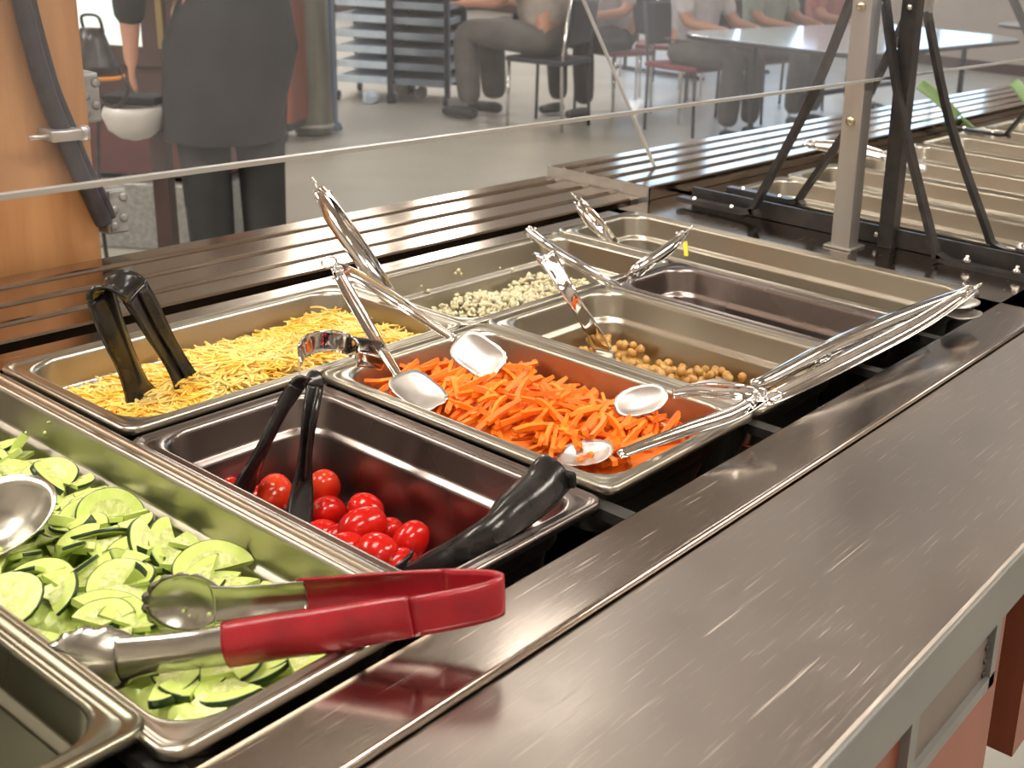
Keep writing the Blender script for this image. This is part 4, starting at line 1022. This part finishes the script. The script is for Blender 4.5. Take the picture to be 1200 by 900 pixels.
    skinmesh('trousers', tv, te, tr, M[trousers], t)
    for hp, kn, an in legs:
        a = Vector((an.x, an.y, .045)); skinmesh('shoe', [a - fw * .05, a + fw * .08, a + fw * .17 - up * .008], [(0, 1), (1, 2)], [(.045, .042), (.05, .04), (.04, .03)], M[shoes], t)
    obj('hair', ball(hd + up * .055 - fw * .02, .105, 1, .95, 1, 2), M['hair'], t)
    for s in (1, -1): obj('eye', ball(hd + fw * .088 + lf * s * .032 + up * .02, .009, 1, 1, 1, 1), M['eye'], t); obj('ear', ball(hd + lf * s * .088, .022, .5, .3, 1, 1), M['skin'], t)
    return t
ang_away = math.atan2(FW.y, FW.x)
p = at(264, 20, 3.6); person('standing person in dark grey and black clothing behind the tray slide', p, ang_away + .5, 'stand', 'charcoal', 'charcoal', sleeve='long')
sp_ = [o for o in bpy.data.objects if o.get('label', '').startswith('standing person')][0]
V, F = [], []
prof = [(.13, .11, 1.12), (.165, .15, .98), (.20, .165, .85), (.185, .165, .7), (.17, .16, .55), (.165, .155, .545), (.14, .12, .56)]
for (a1, b1, z) in prof:
    for k in range(36):
        an = 2 * math.pi * k / 36; wv = 1 + (.03 * math.sin(an * 7) if z < .9 else 0)
        V.append(Vector((p.x, p.y, z)) + RT * ((z - .78) * .16 + a1 * wv * math.cos(an)) + FW * (b1 * wv * math.sin(an)))
for i in range(len(prof) - 1):
    for k in range(36): k2 = (k + 1) % 36; F.append((i * 36 + k, (i + 1) * 36 + k, (i + 1) * 36 + k2, i * 36 + k2))
obj('apron', (V, F), M['charcoal'], sp_, True, label='long dark grey apron')
# seated people
p1 = P(640, 150, 0) + FW * .1
person('person in a beige shirt and grey trousers seated sideways on a black chair', p1, math.atan2(-RT.y, -RT.x) - .35, 'sit', 'beigecloth', 'greycloth').scale = (1.2, 1.2, 1.08)
p2 = P(705, 150, 0) + FW * .75
person('person in a white shirt seated behind the beige shirted person', p2, math.atan2(-RT.y, -RT.x) + .9, 'sit', 'whitecloth', 'blackcloth')
p3 = Vector((6.25, 4.55, 0)); person('person in a white shirt seated at the far side of the long table, left', p3, -math.pi / 2, 'sit', 'whitecloth', 'greycloth')
p4 = Vector((7.15, 4.6, 0)); person('person in a sage green shirt seated at the far side of the long table', p4, -math.pi / 2, 'sit', 'sagecloth', 'greycloth')
p5 = Vector((8.2, 4.7, 0)); person('person in a pinkish shirt seated beyond the table, behind the aluminium post', p5, -math.pi / 2, 'sit', 'redcloth', 'charcoal')
# chairs
def chair(c, ang, label, seatm='fabricred'):
    c = Vector((c[0], c[1], 0)); f_ = Vector((math.cos(ang), math.sin(ang), 0)); l_ = Vector((-math.sin(ang), math.cos(ang), 0))
    t = thing('dining_chair', label, 'chair', c, 'black dining hall chairs')
    def B(x0, x1, y0, y1, z0, z1, bev=.008):
        v, f = box(x0, x1, y0, y1, z0, z1, bev); return [c + f_ * p.x + l_ * p.y + Vector((0, 0, p.z)) for p in v], f
    obj('seat', B(-.21, .21, -.21, .21, .42, .455, .012), M[seatm], t, False)
    bk = [c - f_ * .21 + Vector((0, 0, .56)), c - f_ * .235 + Vector((0, 0, .7)), c - f_ * .25 + Vector((0, 0, .84))]
    obj('backrest', strip(spline(bk, 4), l_, .38, .012, .015, f_), M['rack'], t)
    for sx in (-1, 1):
        for sy in (-1, 1):
            top = .84 if sx < 0 else .42
            obj('leg', tube([c + f_ * sx * .2 + l_ * sy * .19 + Vector((0, 0, .0)), c + f_ * sx * .19 + l_ * sy * .19 + Vector((0, 0, .42)), c + f_ * (sx * .19 - (.05 if sx < 0 else 0)) + l_ * sy * .19 + Vector((0, 0, top))], .011, 8), M['chrome'] if sy > 0 else M['rack'], t)
chair(p1, math.atan2(-RT.y, -RT.x) - .35, 'black chair under the beige shirted person', 'rack')
chair(p2, math.atan2(-RT.y, -RT.x) + .9, 'chair with maroon seat under the white shirted person')
for q, a, lab in [((p3.x, p3.y), -1.57, 'chair under the left white shirted person at the long table'), ((p4.x, p4.y), -1.57, 'chair under the sage shirted person'), ((p5.x, p5.y), -1.57, 'chair under the pink shirted person')]: chair(q, a, lab)
q = P(775, 120, 0); chair(q, ang_away, 'black chair with maroon seat seen left of the long table')
q = P(830, 118, 0) + FW * .5; chair(q, ang_away + .5, 'black chair with maroon seat tucked behind the left end of the long table')
q = P(752, 108, 0) + FW * 1.0; chair(q, ang_away - .6, 'empty black chair by the dark table far behind')
# tables
def table(x0, x1, y0, y1, z, label, topm):
    t = thing('dining_table', label, 'table', ((x0 + x1) / 2, (y0 + y1) / 2, 0), 'dining hall tables')
    V, F = [], []; m = 28
    for ins, dz in ((.004, -.028), (0, -.026), (0, -.004), (.004, 0)): V += rrect(x0 + ins, x1 - ins, y0 + ins, y1 - ins, .28, z + dz)
    for i in range(3):
        for k in range(m): k2 = (k + 1) % m; F.append((i * m + k, i * m + k2, (i + 1) * m + k2, (i + 1) * m + k))
    F.append(tuple(range(3 * m, 4 * m))); F.append(tuple(reversed(range(m))))
    obj('top', (V, F), topm, t, False)
    V, F = [], []
    for ins, dz in ((-.004, -.027), (-.006, -.02), (-.006, -.008), (-.004, -.003), (.002, -.003), (.002, -.027)): V += rrect(x0 + ins, x1 - ins, y0 + ins, y1 - ins, .28, z + dz)
    for i in range(6):
        for k in range(m): k2 = (k + 1) % m; j = (i + 1) % 6; F.append((i * m + k, i * m + k2, j * m + k2, j * m + k))
    obj('edging', (V, F), M['tedge'], t, True)
    for sx in (.22, .78):
        for sy in (.2, .8):
            x = x0 + (x1 - x0) * sx; y = y0 + (y1 - y0) * sy
            obj('leg', tube([(x, y, 0), (x, y, z - .03)], .018, 10), M['tedge'], t)
        x = x0 + (x1 - x0) * sx; obj('foot_bar', tube([(x, y0 + .12, .02), (x, y1 - .12, .02)], .018, 10), M['tedge'], t)
    obj('stretcher', tube([(x0 + (x1 - x0) * .22, (y0 + y1) / 2, .42), (x0 + (x1 - x0) * .78, (y0 + y1) / 2, .42)], .016, 10), M['tedge'], t)
table(5.25, 7.75, 2.78, 3.98, .74, 'long pale table with dark edging and blue daylight in its colour', M['table'])
table(8.2, 10.2, 6.0, 7.3, .74, 'dark table far behind the seated people', M['darkbrown'])
table(9.0, 11.5, 2.4, 3.6, .74, 'second pale table behind the long one, at the right edge', M['table'])
for (x, y, mt, lab) in [(8.6, 6.4, 'orange', 'orange food carton on the dark table'), (9.2, 6.6, 'white', 'white carton on the dark table')]:
    t = thing('food_carton', lab, 'carton', (x, y, .74)); obj('carton', box(x - .07, x + .07, y - .05, y + .05, .741, .86, .006), M[mt], t, False); obj('flap', box(x - .075, x + .075, y - .055, y + .055, .862, .868, .002), M[mt], t, False)
